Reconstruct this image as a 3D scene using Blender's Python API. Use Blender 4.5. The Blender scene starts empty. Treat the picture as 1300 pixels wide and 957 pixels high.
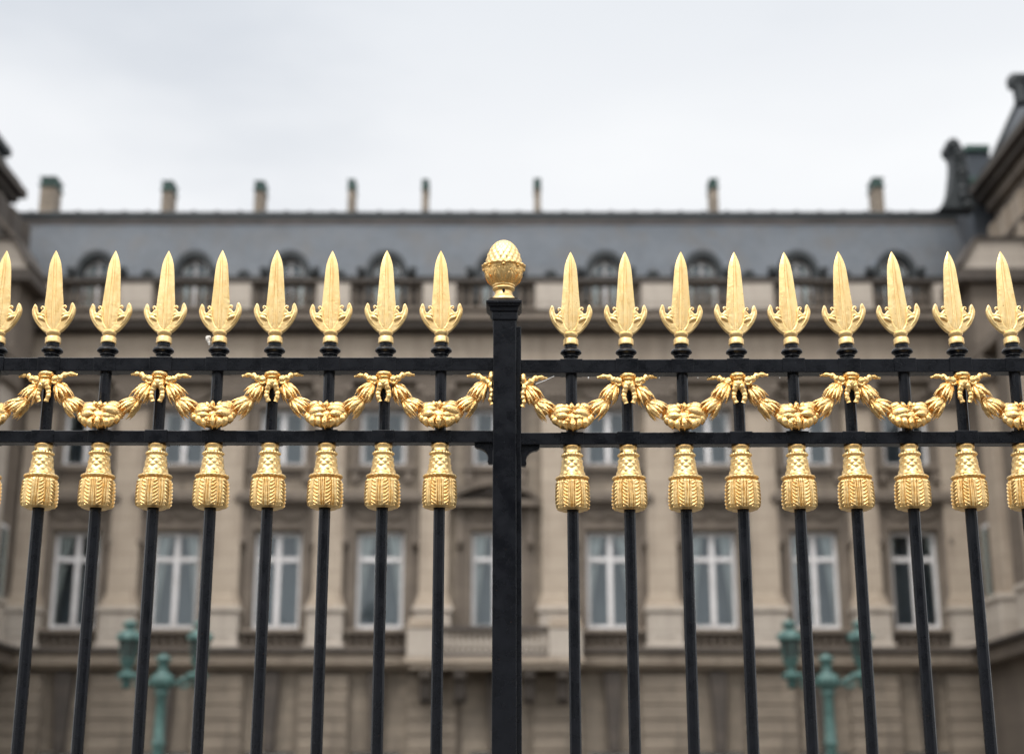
import bpy, math, random
from mathutils import Vector, Matrix

random.seed(7)
PI = math.pi
sc = bpy.context.scene
COL = sc.collection

# ------------------------------------------------------------------ camera model
FPX, CX, CY = 1900.0, 650.0, 478.5          # measured on the 1300 px wide photograph
TH = math.radians(15.8)
CAMZ = 1.65
CT, ST = math.cos(TH), math.sin(TH)

def P(px, py, Y):
    """World point at depth Y that was seen at (px, py) - used to measure the place."""
    u, v = (px - CX) / FPX, (py - CY) / FPX
    t = Y / (CT + v * ST)
    return Vector((u * t, Y, CAMZ + (ST - v * CT) * t))

def Z(py, Y): return P(650, py, Y).z
def X(px, py, Y): return P(px, py, Y).x

# ------------------------------------------------------------------ mesh builder
class MB:
    def __init__(s): s.v, s.f = [], []
    def add(s, vs, fs):
        o = len(s.v)
        s.v += [tuple(p) for p in vs]
        s.f += [tuple(i + o for i in f) for f in fs]
    def box(s, x0, x1, y0, y1, z0, z1, dzr=0.0):
        # dzr: how much higher the x1 end sits
        vs = [(x0,y0,z0),(x1,y0,z0+dzr),(x1,y1,z0+dzr),(x0,y1,z0),(x0,y0,z1),(x1,y0,z1+dzr),(x1,y1,z1+dzr),(x0,y1,z1)]
        s.add(vs, [(0,3,2,1),(4,5,6,7),(0,1,5,4),(1,2,6,5),(2,3,7,6),(3,0,4,7)])
    def frustum(s, c, hw0, hd0, z0, hw1, hd1, z1):
        x, y = c
        vs = [(x-hw0,y-hd0,z0),(x+hw0,y-hd0,z0),(x+hw0,y+hd0,z0),(x-hw0,y+hd0,z0),
              (x-hw1,y-hd1,z1),(x+hw1,y-hd1,z1),(x+hw1,y+hd1,z1),(x-hw1,y+hd1,z1)]
        s.add(vs, [(0,3,2,1),(4,5,6,7),(0,1,5,4),(1,2,6,5),(2,3,7,6),(3,0,4,7)])
    def prism_xz(s, poly, y0, y1):
        n = len(poly)
        vs = [(p[0], y0, p[1]) for p in poly] + [(p[0], y1, p[1]) for p in poly]
        fs = [tuple(range(n)), tuple(range(2*n-1, n-1, -1))]
        fs += [(i, i + n, (i+1) % n + n, (i+1) % n) for i in range(n)]
        s.add(vs, fs)
    def prism_yz(s, poly, x0, x1):
        n = len(poly)
        vs = [(x0, p[0], p[1]) for p in poly] + [(x1, p[0], p[1]) for p in poly]
        fs = [tuple(range(n)), tuple(range(2*n-1, n-1, -1))]
        fs += [(i, i + n, (i+1) % n + n, (i+1) % n) for i in range(n)]
        s.add(vs, fs)
    def lathe(s, prof, n=24, c=(0,0,0), rf=None, M=None, cap=True, ph=0.0):
        vs, fs = [], []
        m = len(prof)
        for k, (r, z) in enumerate(prof):
            for j in range(n):
                a = ph + 2*PI*j/n
                rr = r + (rf(a, k/(m-1), z) if rf else 0)
                p = Vector((rr*math.cos(a), rr*math.sin(a), z))
                if M: p = M @ p
                vs.append(p + Vector(c))
        for k in range(m-1):
            for j in range(n):
                j2 = (j+1) % n
                fs.append((k*n+j, k*n+j2, (k+1)*n+j2, (k+1)*n+j))
        if cap:
            fs.append(tuple(range(n-1, -1, -1)))
            fs.append(tuple(range((m-1)*n, m*n)))
        s.add(vs, fs)
    def sphere(s, c, r, nu=14, nv=9, rf=None):
        if not hasattr(r, '__len__'): r = (r, r, r)
        vs, fs = [], []
        for k in range(nv+1):
            t = PI*k/nv
            for j in range(nu):
                a = 2*PI*j/nu
                d = Vector((math.sin(t)*math.cos(a), math.sin(t)*math.sin(a), -math.cos(t)))
                q = 1 + (rf(d) if rf else 0)
                vs.append((c[0]+d.x*r[0]*q, c[1]+d.y*r[1]*q, c[2]+d.z*r[2]*q))
        for k in range(nv):
            for j in range(nu):
                j2 = (j+1) % nu
                fs.append((k*nu+j, k*nu+j2, (k+1)*nu+j2, (k+1)*nu+j))
        s.add(vs, fs)
    def tube(s, path, rad, n=8, flat=1.0, closed=False, up=Vector((0,1,0))):
        path = [Vector(p) for p in path]
        m = len(path)
        if not hasattr(rad, '__len__'): rad = [rad]*m
        vs, fs = [], []
        for i, p in enumerate(path):
            a = path[i-1] if (i > 0 or closed) else p
            b = path[(i+1) % m] if (i < m-1 or closed) else p
            t = (b-a).normalized()
            u = up - t*up.dot(t)
            if u.length < 1e-4: u = Vector((1,0,0)) - t*t.x
            u.normalize(); w = t.cross(u)
            for j in range(n):
                g = 2*PI*j/n
                vs.append(p + w*(rad[i]*math.cos(g)) + u*(rad[i]*flat*math.sin(g)))
        for i in range(m if closed else m-1):
            i2 = (i+1) % m
            for j in range(n):
                j2 = (j+1) % n
                fs.append((i*n+j, i*n+j2, i2*n+j2, i2*n+j))
        if not closed:
            fs.append(tuple(range(n-1, -1, -1))); fs.append(tuple(range((m-1)*n, m*n)))
        s.add(vs, fs)
    def petal(s, M, phi, L, r0, r1, flare, half, nw=6, nl=8, rib=0.10, sag=0.16, tw=0.0, pw=2.6):
        vs, fs = [], []
        for i in range(nl+1):
            t = i/nl
            w = half*(0.82+0.35*math.sin(t*PI))*max(0.04, 1-t**pw)
            r = r0 + (r1-r0)*math.sin(min(t/0.7,1)*PI/2) + flare*max(0,(t-0.55)/0.45)**2
            for j in range(nw+1):
                a = j/nw*2-1
                ang = phi + a*w + tw*t
                rr = r*(1 - sag*a*a + rib*max(0, 1-abs(a)*3.0) - 0.06*math.cos(a*9.0)*(1-t))
                vs.append(M @ Vector((rr*math.cos(ang), rr*math.sin(ang), L*t)))
        for i in range(nl):
            for j in range(nw):
                k = i*(nw+1)+j
                fs.append((k, k+1, k+nw+2, k+nw+1))
        s.add(vs, fs)
    def build(s, name, mat, parent=None, smooth=None, bevel=0, loc=None, seg=2):
        me = bpy.data.meshes.new(name)
        me.from_pydata(s.v, [], s.f)
        me.validate()
        import bmesh
        bm = bmesh.new(); bm.from_mesh(me)
        bmesh.ops.recalc_face_normals(bm, faces=bm.faces)
        bm.to_mesh(me); bm.free()
        me.materials.append(mat)
        if smooth is not None:
            for p in me.polygons: p.use_smooth = True
            me.set_sharp_from_angle(angle=math.radians(smooth))
        o = bpy.data.objects.new(name, me)
        COL.objects.link(o)
        o.parent = parent
        if loc is not None: o.location = loc
        if bevel:
            md = o.modifiers.new('bevel', 'BEVEL'); md.width = bevel; md.segments = seg
            md.limit_method = 'ANGLE'; md.angle_limit = math.radians(40); md.harden_normals = False
        return o

def empty(name, loc=(0,0,0), rz=0.0):
    o = bpy.data.objects.new(name, None); COL.objects.link(o)
    o.location = loc; o.rotation_euler.z = rz; o.empty_display_size = 0.1
    return o
def tag(o, label=None, cat=None, group=None, kind=None):
    if label: o['label'] = label
    if cat: o['category'] = cat
    if group: o['group'] = group
    if kind: o['kind'] = kind
    return o
def dup(o, parent=None, loc=None):
    c = o.copy(); COL.objects.link(c); c.parent = parent
    if loc is not None: c.location = loc
    for ch in list(o.children): dup(ch, c)
    return c

# ------------------------------------------------------------------ materials
class NT:
    def __init__(s, name):
        s.m = bpy.data.materials.new(name); s.m.use_nodes = True
        s.t = s.m.node_tree; s.n = s.t.nodes; s.l = s.t.links
        s.b = s.n['Principled BSDF']
    def new(s, typ, **kw):
        nd = s.n.new(typ)
        for k, v in kw.items():
            if k in nd.inputs: nd.inputs[k].default_value = v
            else: setattr(nd, k, v)
        return nd
    def link(s, a, b): s.l.new(a, b)
    def coord(s, mode='Object', scale=(1,1,1), rnd=False):
        tc = s.new('ShaderNodeTexCoord')
        mp = s.new('ShaderNodeMapping'); mp.inputs['Scale'].default_value = scale
        s.link(tc.outputs[mode], mp.inputs['Vector'])
        if rnd:
            oi = s.new('ShaderNodeObjectInfo')
            mul = s.new('ShaderNodeMath', operation='MULTIPLY'); mul.inputs[1].default_value = 37.0
            s.link(oi.outputs['Random'], mul.inputs[0])
            s.link(mul.outputs[0], mp.inputs['Location'])
        return mp.outputs[0]
    def noise(s, vec, scale, detail=4, rough=0.55):
        nd = s.new('ShaderNodeTexNoise'); nd.inputs['Scale'].default_value = scale
        nd.inputs['Detail'].default_value = detail; nd.inputs['Roughness'].default_value = rough
        s.link(vec, nd.inputs['Vector']); return nd.outputs['Fac']
    def ramp(s, fac, stops):
        r = s.new('ShaderNodeValToRGB'); e = r.color_ramp.elements
        while len(e) < len(stops): e.new(0.5)
        for el, (p, c) in zip(e, stops):
            el.position = p; el.color = (c[0], c[1], c[2], 1) if hasattr(c, '__len__') else (c, c, c, 1)
        s.link(fac, r.inputs[0]); return r.outputs[0]
    def mix(s, fac, a, b, typ='MIX'):
        nd = s.new('ShaderNodeMix', data_type='RGBA', blend_type=typ)
        if hasattr(fac, 'links'): s.link(fac, nd.inputs[0])
        else: nd.inputs[0].default_value = fac
        for q, i in ((a, 6), (b, 7)):
            if hasattr(q, 'links'): s.link(q, nd.inputs[i])
            else: nd.inputs[i].default_value = (q[0], q[1], q[2], 1)
        return nd.outputs[2]
    def bump(s, h, strength, dist, prev=None):
        nd = s.new('ShaderNodeBump'); nd.inputs['Strength'].default_value = strength
        nd.inputs['Distance'].default_value = dist
        s.link(h, nd.inputs['Height'])
        if prev is not None: s.link(prev, nd.inputs['Normal'])
        return nd.outputs[0]
    def base(s, c, rough=0.5, metal=0.0):
        if hasattr(c, 'links'): s.link(c, s.b.inputs['Base Color'])
        else: s.b.inputs['Base Color'].default_value = (c[0], c[1], c[2], 1)
        if hasattr(rough, 'links'): s.link(rough, s.b.inputs['Roughness'])
        else: s.b.inputs['Roughness'].default_value = rough
        s.b.inputs['Metallic'].default_value = metal
    def normal(s, n): s.link(n, s.b.inputs['Normal'])

def mat_gold(name, c1, c2, rough, bscale, bstr):
    t = NT(name)
    v = t.coord(rnd=True)
    n1 = t.noise(v, 55, 5); n2 = t.noise(v, bscale, 4); n3 = t.noise(v, 190, 3, .6)
    col = t.mix(t.ramp(n1, [(0.3, 0.0), (0.7, 1.0)]), c1, c2)
    mpw = t.coord(scale=(1.0,1.0,.22), rnd=True)
    wear = t.ramp(t.noise(mpw, 60, 5, .65), [(0.50, 0.0), (0.68, 0.50)])
    col = t.mix(wear, col, (0.72, 0.43, 0.15))
    spots = t.ramp(n3, [(0.25, 1.0), (0.345, 0.0)])
    col = t.mix(spots, col, (0.40, 0.20, 0.055))
    oi = t.new('ShaderNodeObjectInfo')
    sc_ = t.new('ShaderNodeMath', operation='MULTIPLY'); sc_.inputs[1].default_value = 0.25; t.link(oi.outputs['Random'], sc_.inputs[0])
    col = t.mix(sc_.outputs[0], col, (0.84, 0.52, 0.20))
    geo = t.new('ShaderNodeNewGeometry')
    crevice_shade = t.ramp(geo.outputs['Pointiness'], [(0.42, 1.0), (0.494, 0.0)])  # concave creases darkened in the colour to deepen the shade of the relief
    col = t.mix(t.mix(1.0, crevice_shade, (0.85,0.85,0.85), 'MULTIPLY'), col, (0.34, 0.16, 0.035))
    t.base(col, t.ramp(n1, [(0.25, rough-0.07), (0.75, rough+0.08)]), 1.0)
    nb = t.bump(n2, bstr, 0.0022)
    nb = t.bump(t.noise(v, 700, 2), 0.22, 0.0004, nb)
    t.normal(nb)
    return t.m
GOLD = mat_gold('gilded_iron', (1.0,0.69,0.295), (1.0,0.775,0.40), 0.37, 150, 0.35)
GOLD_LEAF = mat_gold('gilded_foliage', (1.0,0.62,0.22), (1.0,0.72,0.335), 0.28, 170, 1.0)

t = NT('black_paint'); v = t.coord(rnd=True)
n1 = t.noise(v, 22, 5); n2 = t.noise(v, 260, 3, .6)
c = t.mix(t.ramp(n1, [(0.35,0.0),(0.7,1.0)]), (0.0030,0.0036,0.0056), (0.0066,0.0076,0.0110))
c = t.mix(t.ramp(n2, [(0.68,0.0),(0.76,1.0)]), c, (0.055,0.060,0.068))
c = t.mix(t.ramp(t.noise(v, 75, 5, .7), [(0.66,0.0),(0.74,0.7)]), c, (0.045,0.026,0.016))
t.base(c, t.ramp(n1, [(0.3,0.20),(0.7,0.36)])); t.b.inputs['Specular IOR Level'].default_value = 0.23
t.normal(t.bump(t.noise(v, 120, 4), 0.30, 0.0012)); BLACK = t.m

def mat_stone(name, light, dark, stain, bw, bh, bstr=0.5, grime=0.55):
    t = NT(name)
    tc = t.new('ShaderNodeTexCoord')
    sx = t.new('ShaderNodeSeparateXYZ'); t.link(tc.outputs['Object'], sx.inputs[0])
    ad = t.new('ShaderNodeMath', operation='ADD'); t.link(sx.outputs[0], ad.inputs[0]); t.link(sx.outputs[1], ad.inputs[1])
    cb = t.new('ShaderNodeCombineXYZ'); t.link(ad.outputs[0], cb.inputs[0]); t.link(sx.outputs[2], cb.inputs[1])
    br = t.new('ShaderNodeTexBrick'); t.link(cb.outputs[0], br.inputs['Vector'])
    br.inputs['Scale'].default_value = 1.0; br.inputs['Brick Width'].default_value = bw; br.inputs['Row Height'].default_value = bh
    br.inputs['Mortar Size'].default_value = 0.012; br.inputs['Mortar Smooth'].default_value = 0.4
    br.inputs['Color1'].default_value = (*light, 1); br.inputs['Color2'].default_value = tuple(a*0.45+b*0.55 for a, b in zip(light, dark)) + (1,)
    br.inputs['Mortar'].default_value = (*[q*0.6 for q in dark], 1); br.inputs['Bias'].default_value = -0.1
    n1 = t.noise(tc.outputs['Object'], 0.8, 6, .62)
    mp = t.new('ShaderNodeMapping'); mp.inputs['Scale'].default_value = (2.2, 2.2, 0.18); t.link(tc.outputs['Object'], mp.inputs['Vector'])
    n2 = t.noise(mp.outputs[0], 1.0, 5, .6)
    col = t.mix(t.ramp(n1, [(0.38,0.0),(0.66,grime)]), br.outputs[0], dark)
    col = t.mix(t.ramp(n2, [(0.52,0.0),(0.74,grime)]), col, stain)
    n3 = t.noise(tc.outputs['Object'], 12, 4)
    col = t.mix(0.25, col, t.ramp(n3, [(0.3,0.55),(0.7,1.0)]), 'MULTIPLY')
    t.base(col, 0.85)
    nb = t.bump(br.outputs['Fac'], bstr, -0.02)
    t.normal(t.bump(n3, 0.3, 0.02, nb))
    return t.m
STONE = mat_stone('limestone_wall', (0.315,0.26,0.20), (0.18,0.147,0.113), (0.10,0.08,0.063), 1.1, 0.46, 0.6, 0.8)
STONE_L = mat_stone('pale_limestone', (0.47,0.39,0.305), (0.32,0.255,0.195), (0.185,0.15,0.118), 3.0, 0.62, 0.4, 0.62)
STONE_P = mat_stone('pedestal_limestone', (0.49,0.43,0.365), (0.36,0.305,0.25), (0.22,0.18,0.148), 3.0, 0.9, 0.2, 0.3)
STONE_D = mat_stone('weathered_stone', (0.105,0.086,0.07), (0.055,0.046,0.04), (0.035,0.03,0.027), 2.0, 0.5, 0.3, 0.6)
STONE_M = mat_stone('moulding_stone', (0.195,0.158,0.124), (0.115,0.093,0.073), (0.07,0.057,0.047), 2.4, 0.8, 0.2, 0.55)

t = NT('slate_tiles')
tc = t.new('ShaderNodeTexCoord'); sx = t.new('ShaderNodeSeparateXYZ'); t.link(tc.outputs['Object'], sx.inputs[0])
ad = t.new('ShaderNodeMath', operation='ADD'); t.link(sx.outputs[0], ad.inputs[0]); t.link(sx.outputs[1], ad.inputs[1])
cb = t.new('ShaderNodeCombineXYZ'); t.link(ad.outputs[0], cb.inputs[0]); t.link(sx.outputs[2], cb.inputs[1])
br = t.new('ShaderNodeTexBrick'); t.link(cb.outputs[0], br.inputs['Vector'])
br.inputs['Scale'].default_value = 1; br.inputs['Brick Width'].default_value = 0.26; br.inputs['Row Height'].default_value = 0.17
br.inputs['Mortar Size'].default_value = 0.008
br.inputs['Color1'].default_value = (0.064,0.077,0.094,1); br.inputs['Color2'].default_value = (0.046,0.056,0.069,1); br.inputs['Mortar'].default_value = (0.03,0.034,0.04,1)
mp = t.new('ShaderNodeMapping'); mp.inputs['Scale'].default_value = (1.3,1.3,0.12); t.link(tc.outputs['Object'], mp.inputs['Vector'])
n2 = t.noise(mp.outputs[0], 1.0, 5, .6)
c = t.mix(t.ramp(n2, [(0.46,0.0),(0.70,0.75)]), br.outputs[0], (0.058,0.052,0.047))
c = t.mix(t.ramp(t.noise(tc.outputs['Object'], 0.5, 4), [(0.4,0.0),(0.7,0.4)]), c, (0.092,0.104,0.120))
t.base(c, 0.55); t.normal(t.bump(br.outputs['Fac'], 0.5, -0.01)); SLATE = t.m

def mat_simple(name, c1, c2, rough, scale, metal=0.0, bstr=0.2, bdist=0.01):
    t = NT(name); v = t.coord(rnd=True)
    n = t.noise(v, scale, 5, .6)
    t.base(t.mix(t.ramp(n, [(0.32,0.0),(0.68,1.0)]), c1, c2), rough, metal)
    t.normal(t.bump(n, bstr, bdist)); return t.m
LEAD = mat_simple('lead_sheet', (0.010,0.013,0.015), (0.024,0.030,0.032), 0.55, 2.2)
COPPER = mat_simple('dark_verdigris_copper', (0.018,0.042,0.036), (0.045,0.095,0.078), 0.6, 3.0)
PATINA = mat_simple('verdigris_bronze', (0.028,0.070,0.063), (0.080,0.160,0.142), 0.55, 9.0)
FRAME = mat_simple('white_window_paint', (0.60,0.575,0.56), (0.72,0.70,0.69), 0.45, 3.0, bstr=0.05)
CURTAIN = mat_simple('white_curtain', (0.52,0.52,0.50), (0.68,0.68,0.66), 0.9, 4.0, bstr=0.1)
ROOM = mat_simple('dark_room', (0.16,0.185,0.22), (0.25,0.28,0.32), 0.9, 0.7)
BAND = mat_simple('roof_band_stone', (0.085,0.072,0.064), (0.15,0.125,0.112), 0.8, 1.1)
GRAVEL = mat_simple('gravel', (0.075,0.07,0.062), (0.13,0.12,0.108), 0.95, 40, bstr=0.5, bdist=0.02)
PAVE = mat_simple('paving', (0.085,0.083,0.08), (0.15,0.145,0.14), 0.85, 6, bstr=0.2)
SPOTTED = mat_simple('white_droppings', (0.62,0.55,0.46), (0.85,0.84,0.80), 0.8, 300)
PLASTIC = mat_simple('clear_white_plastic', (0.7,0.72,0.72), (0.85,0.86,0.86), 0.3, 50)

t = NT('window_glass')
tr = t.new('ShaderNodeBsdfTransparent'); tr.inputs[0].default_value = (0.80,0.86,0.86,1)
gl = t.new('ShaderNodeBsdfGlossy'); gl.inputs['Roughness'].default_value = 0.04; gl.inputs[0].default_value = (0.85,0.92,0.95,1)
fr = t.new('ShaderNodeFresnel'); fr.inputs['IOR'].default_value = 1.55
mr = t.new('ShaderNodeMath', operation='ADD'); mr.inputs[1].default_value = 0.022; t.link(fr.outputs[0], mr.inputs[0])
nz = t.noise(t.coord(), 0.9, 3); t.link(t.bump(nz, 0.06, 0.05), gl.inputs['Normal'])
ms = t.new('ShaderNodeMixShader'); t.link(mr.outputs[0], ms.inputs[0]); t.link(tr.outputs[0], ms.inputs[1]); t.link(gl.outputs[0], ms.inputs[2])
t.link(ms.outputs[0], t.n['Material Output'].inputs[0]); GLASS = t.m

# ------------------------------------------------------------------ world, sun, camera
w = bpy.data.worlds.new('World'); sc.world = w; w.use_nodes = True
wn, wl = w.node_tree.nodes, w.node_tree.links
bg = wn['Background']; bg.inputs['Strength'].default_value = 0.1
SUN_EL, SUN_AZ = math.radians(52), math.radians(205)
sky = wn.new('ShaderNodeTexSky'); sky.sky_type = 'NISHITA'; sky.sun_disc = False
sky.sun_elevation = SUN_EL; sky.sun_rotation = SUN_AZ; sky.dust_density = 3.0
tc = wn.new('ShaderNodeTexCoord')
sep = wn.new('ShaderNodeSeparateXYZ'); wl.new(tc.outputs['Generated'], sep.inputs[0])
def wramp(src, stops):
    r = wn.new('ShaderNodeValToRGB'); e = r.color_ramp.elements; r.color_ramp.interpolation = 'EASE'
    while len(e) < len(stops): e.new(0.5)
    for el, (p, c) in zip(e, stops): el.position = p; el.color = (c[0], c[1], c[2], 1)
    wl.new(src, r.inputs[0]); return r.outputs[0]
def wmix(fac, a, b, typ='MIX'):
    nd = wn.new('ShaderNodeMix'); nd.data_type = 'RGBA'; nd.blend_type = typ; nd.clamp_result = False
    for q, i in ((fac, 0), (a, 6), (b, 7)):
        if hasattr(q, 'links'): wl.new(q, nd.inputs[i])
        elif i == 0: nd.inputs[0].default_value = q
        else: nd.inputs[i].default_value = (q[0], q[1], q[2], 1)
    return nd.outputs[2]
# overcast: cloud deck, bright low in the north, thicker grey above, brightest overhead and behind
elev = wramp(sep.outputs[2], [(0.0,(.093,.0945,.0965)), (0.38,(.094,.0955,.0975)), (0.52,(.084,.087,.091)), (0.68,(.118,.12,.123)), (1.0,(.21,.21,.21))])
mp = wn.new('ShaderNodeMapping'); mp.inputs['Scale'].default_value = (1.6,1.6,4.2); mp.inputs['Location'].default_value = (0.35,0.1,0.2)
wl.new(tc.outputs['Generated'], mp.inputs['Vector'])
nz = wn.new('ShaderNodeTexNoise'); nz.inputs['Scale'].default_value = 1.5; nz.inputs['Detail'].default_value = 5; nz.inputs['Roughness'].default_value = 0.45
wl.new(mp.outputs[0], nz.inputs['Vector'])
cl = wramp(nz.outputs['Fac'], [(0.30,(.80,.82,.85)), (0.52,(1.0,1.0,1.0)), (0.72,(1.07,1.065,1.05))])
cloud = wmix(1.0, elev, cl, 'MULTIPLY')
back = wramp(sep.outputs[1], [(0.0,(1.0,1.0,1.0)), (1.0,(1.0,1.0,1.0))])
mm = wn.new('ShaderNodeMapRange'); mm.inputs['From Min'].default_value = 0.35; mm.inputs['From Max'].default_value = -0.4
mm.inputs['To Min'].default_value = 103.0; mm.inputs['To Max'].default_value = 195.0
wl.new(sep.outputs[1], mm.inputs['Value'])
vm = wn.new('ShaderNodeVectorMath'); vm.operation = 'SCALE'; wl.new(cloud, vm.inputs[0]); wl.new(mm.outputs[0], vm.inputs['Scale'])
final = wmix(0.94, sky.outputs[0], vm.outputs[0])
wl.new(final, bg.inputs['Color'])

sd = bpy.data.lights.new('sun', 'SUN'); sd.energy = 1.2; sd.angle = math.radians(25); sd.color = (1.0,0.95,0.88)
so = bpy.data.objects.new('sun', sd); COL.objects.link(so)
# sun stands behind the photographer, high and a little to the left
d = Vector((math.sin(SUN_AZ)*math.cos(SUN_EL), math.cos(SUN_AZ)*math.cos(SUN_EL), math.sin(SUN_EL)))
so.rotation_euler = d.to_track_quat('Z', 'Y').to_euler(); so.location = d*60

YF = 3.87
cd = bpy.data.cameras.new('camera'); cam = bpy.data.objects.new('camera', cd); COL.objects.link(cam)
cam.location = (0, 0, CAMZ); cam.rotation_euler = (PI/2 + TH, 0, 0)
cd.sensor_width = 36; cd.lens = FPX/1300*36; cd.clip_end = 3000; cd.clip_start = 0.05
cd.dof.use_dof = True; cd.dof.focus_distance = 4.00; cd.dof.aperture_fstop = 2.25
sc.camera = cam
sc.view_settings.view_transform = 'Standard'; sc.view_settings.look = 'None'
sc.view_settings.exposure = 0; sc.view_settings.gamma = 1
sc.cycles.max_bounces = 8; sc.cycles.transparent_max_bounces = 8; sc.cycles.sample_clamp_indirect = 4.0
sc.cycles.use_denoising = True

# ------------------------------------------------------------------ ground
mb = MB(); mb.add([(-900,-900,0),(900,-900,0),(900,1500,0),(-900,1500,0)], [(0,1,2,3)])
tag(mb.build('ground', GRAVEL), kind='structure')
mb = MB(); mb.box(-40, 40, -6, YF-0.3, -0.1, 0.06)
tag(mb.build('pavement', PAVE), kind='structure')

# ================================================================== FENCE
S = 0.15/70.7                                   # metres per photo pixel at the fence
def zf(py): return Z(py, YF)
fence = empty('iron_fence', (X(640,464,YF), YF, 0))
tag(fence, 'black iron railing with gilded spear points, leafy swags and tassels in front of the palace', 'fence')
FO = Vector(fence.location)
def fx(px, py=464): return X(px, py, YF) - FO.x      # fence-local x

def dz(x):                                       # the right hand bay has sunk a little by the post
    if x < 0: return 0.0
    return -0.0062 + 0.0045*min(1, x/1.36)

XL0, XL1 = fx(-150), fx(626.5)
XR0, XR1 = fx(661), fx(1450)
left_px = [560 - 70.75*i for i in range(0, 10)]
right_px = [725 + 70.25*i for i in range(0, 10)]
PXS = [fx(p) for p in left_px] + [fx(p) for p in right_px]

# rails, with a hammered sleeve where each bar passes through
def rail(x0, x1, zt, zb, mains):
    mb = MB(); hd = 0.0205
    d0, d1 = dz(x0+1e-6 if x0 > 0 else x0), dz(x1)
    mb.box(x0, x1, -hd, hd, zb+d0, zt+d0, d1-d0)
    if mains:
        for i, x in enumerate(PXS):
            if x0 < x < x1:
                q = dz(x); e = 0.0016 + 0.0008*((i*7) % 3)
                mb.box(x-0.030, x+0.030, -hd-e, hd+e, zb+q-0.0008-0.0005*(i % 2), zt+q+0.0009+0.0005*(i % 3))
    return mb.build('rail', BLACK, fence, bevel=0.0016)
ZT1, ZB1 = zf(456.5), zf(473.2)
ZT2, ZB2 = zf(548.6), zf(563.5)
for a, b in ((XL0, XL1), (XR0, XR1)):
    rail(a, b, ZT1, ZB1, True)
    rail(a, b, ZT2, ZB2, True)
    rail(a, b, 0.62, 0.585, False)
mb = MB(); mb.box(FO.x-30, FO.x+30, YF-0.18, YF+0.22, 0.0, 0.42)
tag(mb.build('kerb', STONE_M, bevel=0.02), kind='structure')

# --- bar
def make_picket():
    mb = MB()
    r = 0.0153
    z0 = ZB1
    prof = [(r*0.98, 0.40), (r, 0.42), (r, 1.2), (r, 2.0), (r, zf(452))]
    mb.lathe(prof, 12, c=(0,0,-z0), ph=PI/12, cap=True)
    return mb.build('picket', BLACK, fence, smooth=20, bevel=0)

# --- spear
def blade(mb, rows, z0):
    sec = lambda w, t: [(-w,-0.22*t),(-0.62*w,-0.48*t),(-0.24*w,-0.74*t),(-0.19*w,-0.66*t),(-0.06*w,-0.98*t),(0.06*w,-0.98*t),(0.19*w,-0.66*t),(0.24*w,-0.74*t),(0.62*w,-0.48*t),(w,-0.22*t),
                        (w,0.12*t),(0.62*w,0.42*t),(0.055*w,1.0*t),(-0.055*w,1.0*t),(-0.62*w,0.42*t),(-w,0.12*t)]
    vs, fs = [], []
    for py, wpx, tt in rows:
        z = zf(py) - z0
        for a, b in sec(wpx*S*1.01, tt): vs.append((a, b, z))
    n = 16
    for k in range(len(rows)-1):
        for j in range(n):
            fs.append((k*n+j, k*n+(j+1) % n, (k+1)*n+(j+1) % n, (k+1)*n+j))
    fs.append(tuple(range(n))); fs.append(tuple(range((len(rows)-1)*n, len(rows)*n)))
    mb.add(vs, fs)

def curve_plate(polys, ext, bev):
    """A bevelled plate cut to a closed outline (local x, z), standing in the xz plane."""
    cu = bpy.data.curves.new('outline', 'CURVE'); cu.dimensions = '2D'; cu.fill_mode = 'BOTH'
    cu.extrude = ext; cu.bevel_depth = bev; cu.bevel_resolution = 2
    for poly in polys:
        sp = cu.splines.new('POLY'); sp.points.add(len(poly)-1); sp.use_cyclic_u = True
        for p, q in zip(sp.points, poly): p.co = (q[0], q[1], 0, 1)
    ob = bpy.data.objects.new('outline', cu); COL.objects.link(ob)
    dg = bpy.context.evaluated_depsgraph_get(); dg.update()
    me = bpy.data.meshes.new_from_object(ob.evaluated_get(dg))
    vs = [(v.co.x, -v.co.z, v.co.y) for v in me.vertices]; fs = [tuple(p.vertices) for p in me.polygons]
    bpy.data.objects.remove(ob); bpy.data.curves.remove(cu); bpy.data.meshes.remove(me)
    return vs, fs

def spline(pts, k=5):
    out = []
    n = len(pts)
    for i in range(n-1):
        p0, p1, p2, p3 = pts[max(i-1,0)], pts[i], pts[i+1], pts[min(i+2,n-1)]
        for j in range(k):
            t = j/k
            out.append(tuple(0.5*((2*b)+(-a+c)*t+(2*a-5*b+4*c-d)*t*t+(-a+3*b-3*c+d)*t**3) for a, b, c, d in zip(p0, p1, p2, p3)))
    out.append(tuple(pts[-1])); return out

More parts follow.
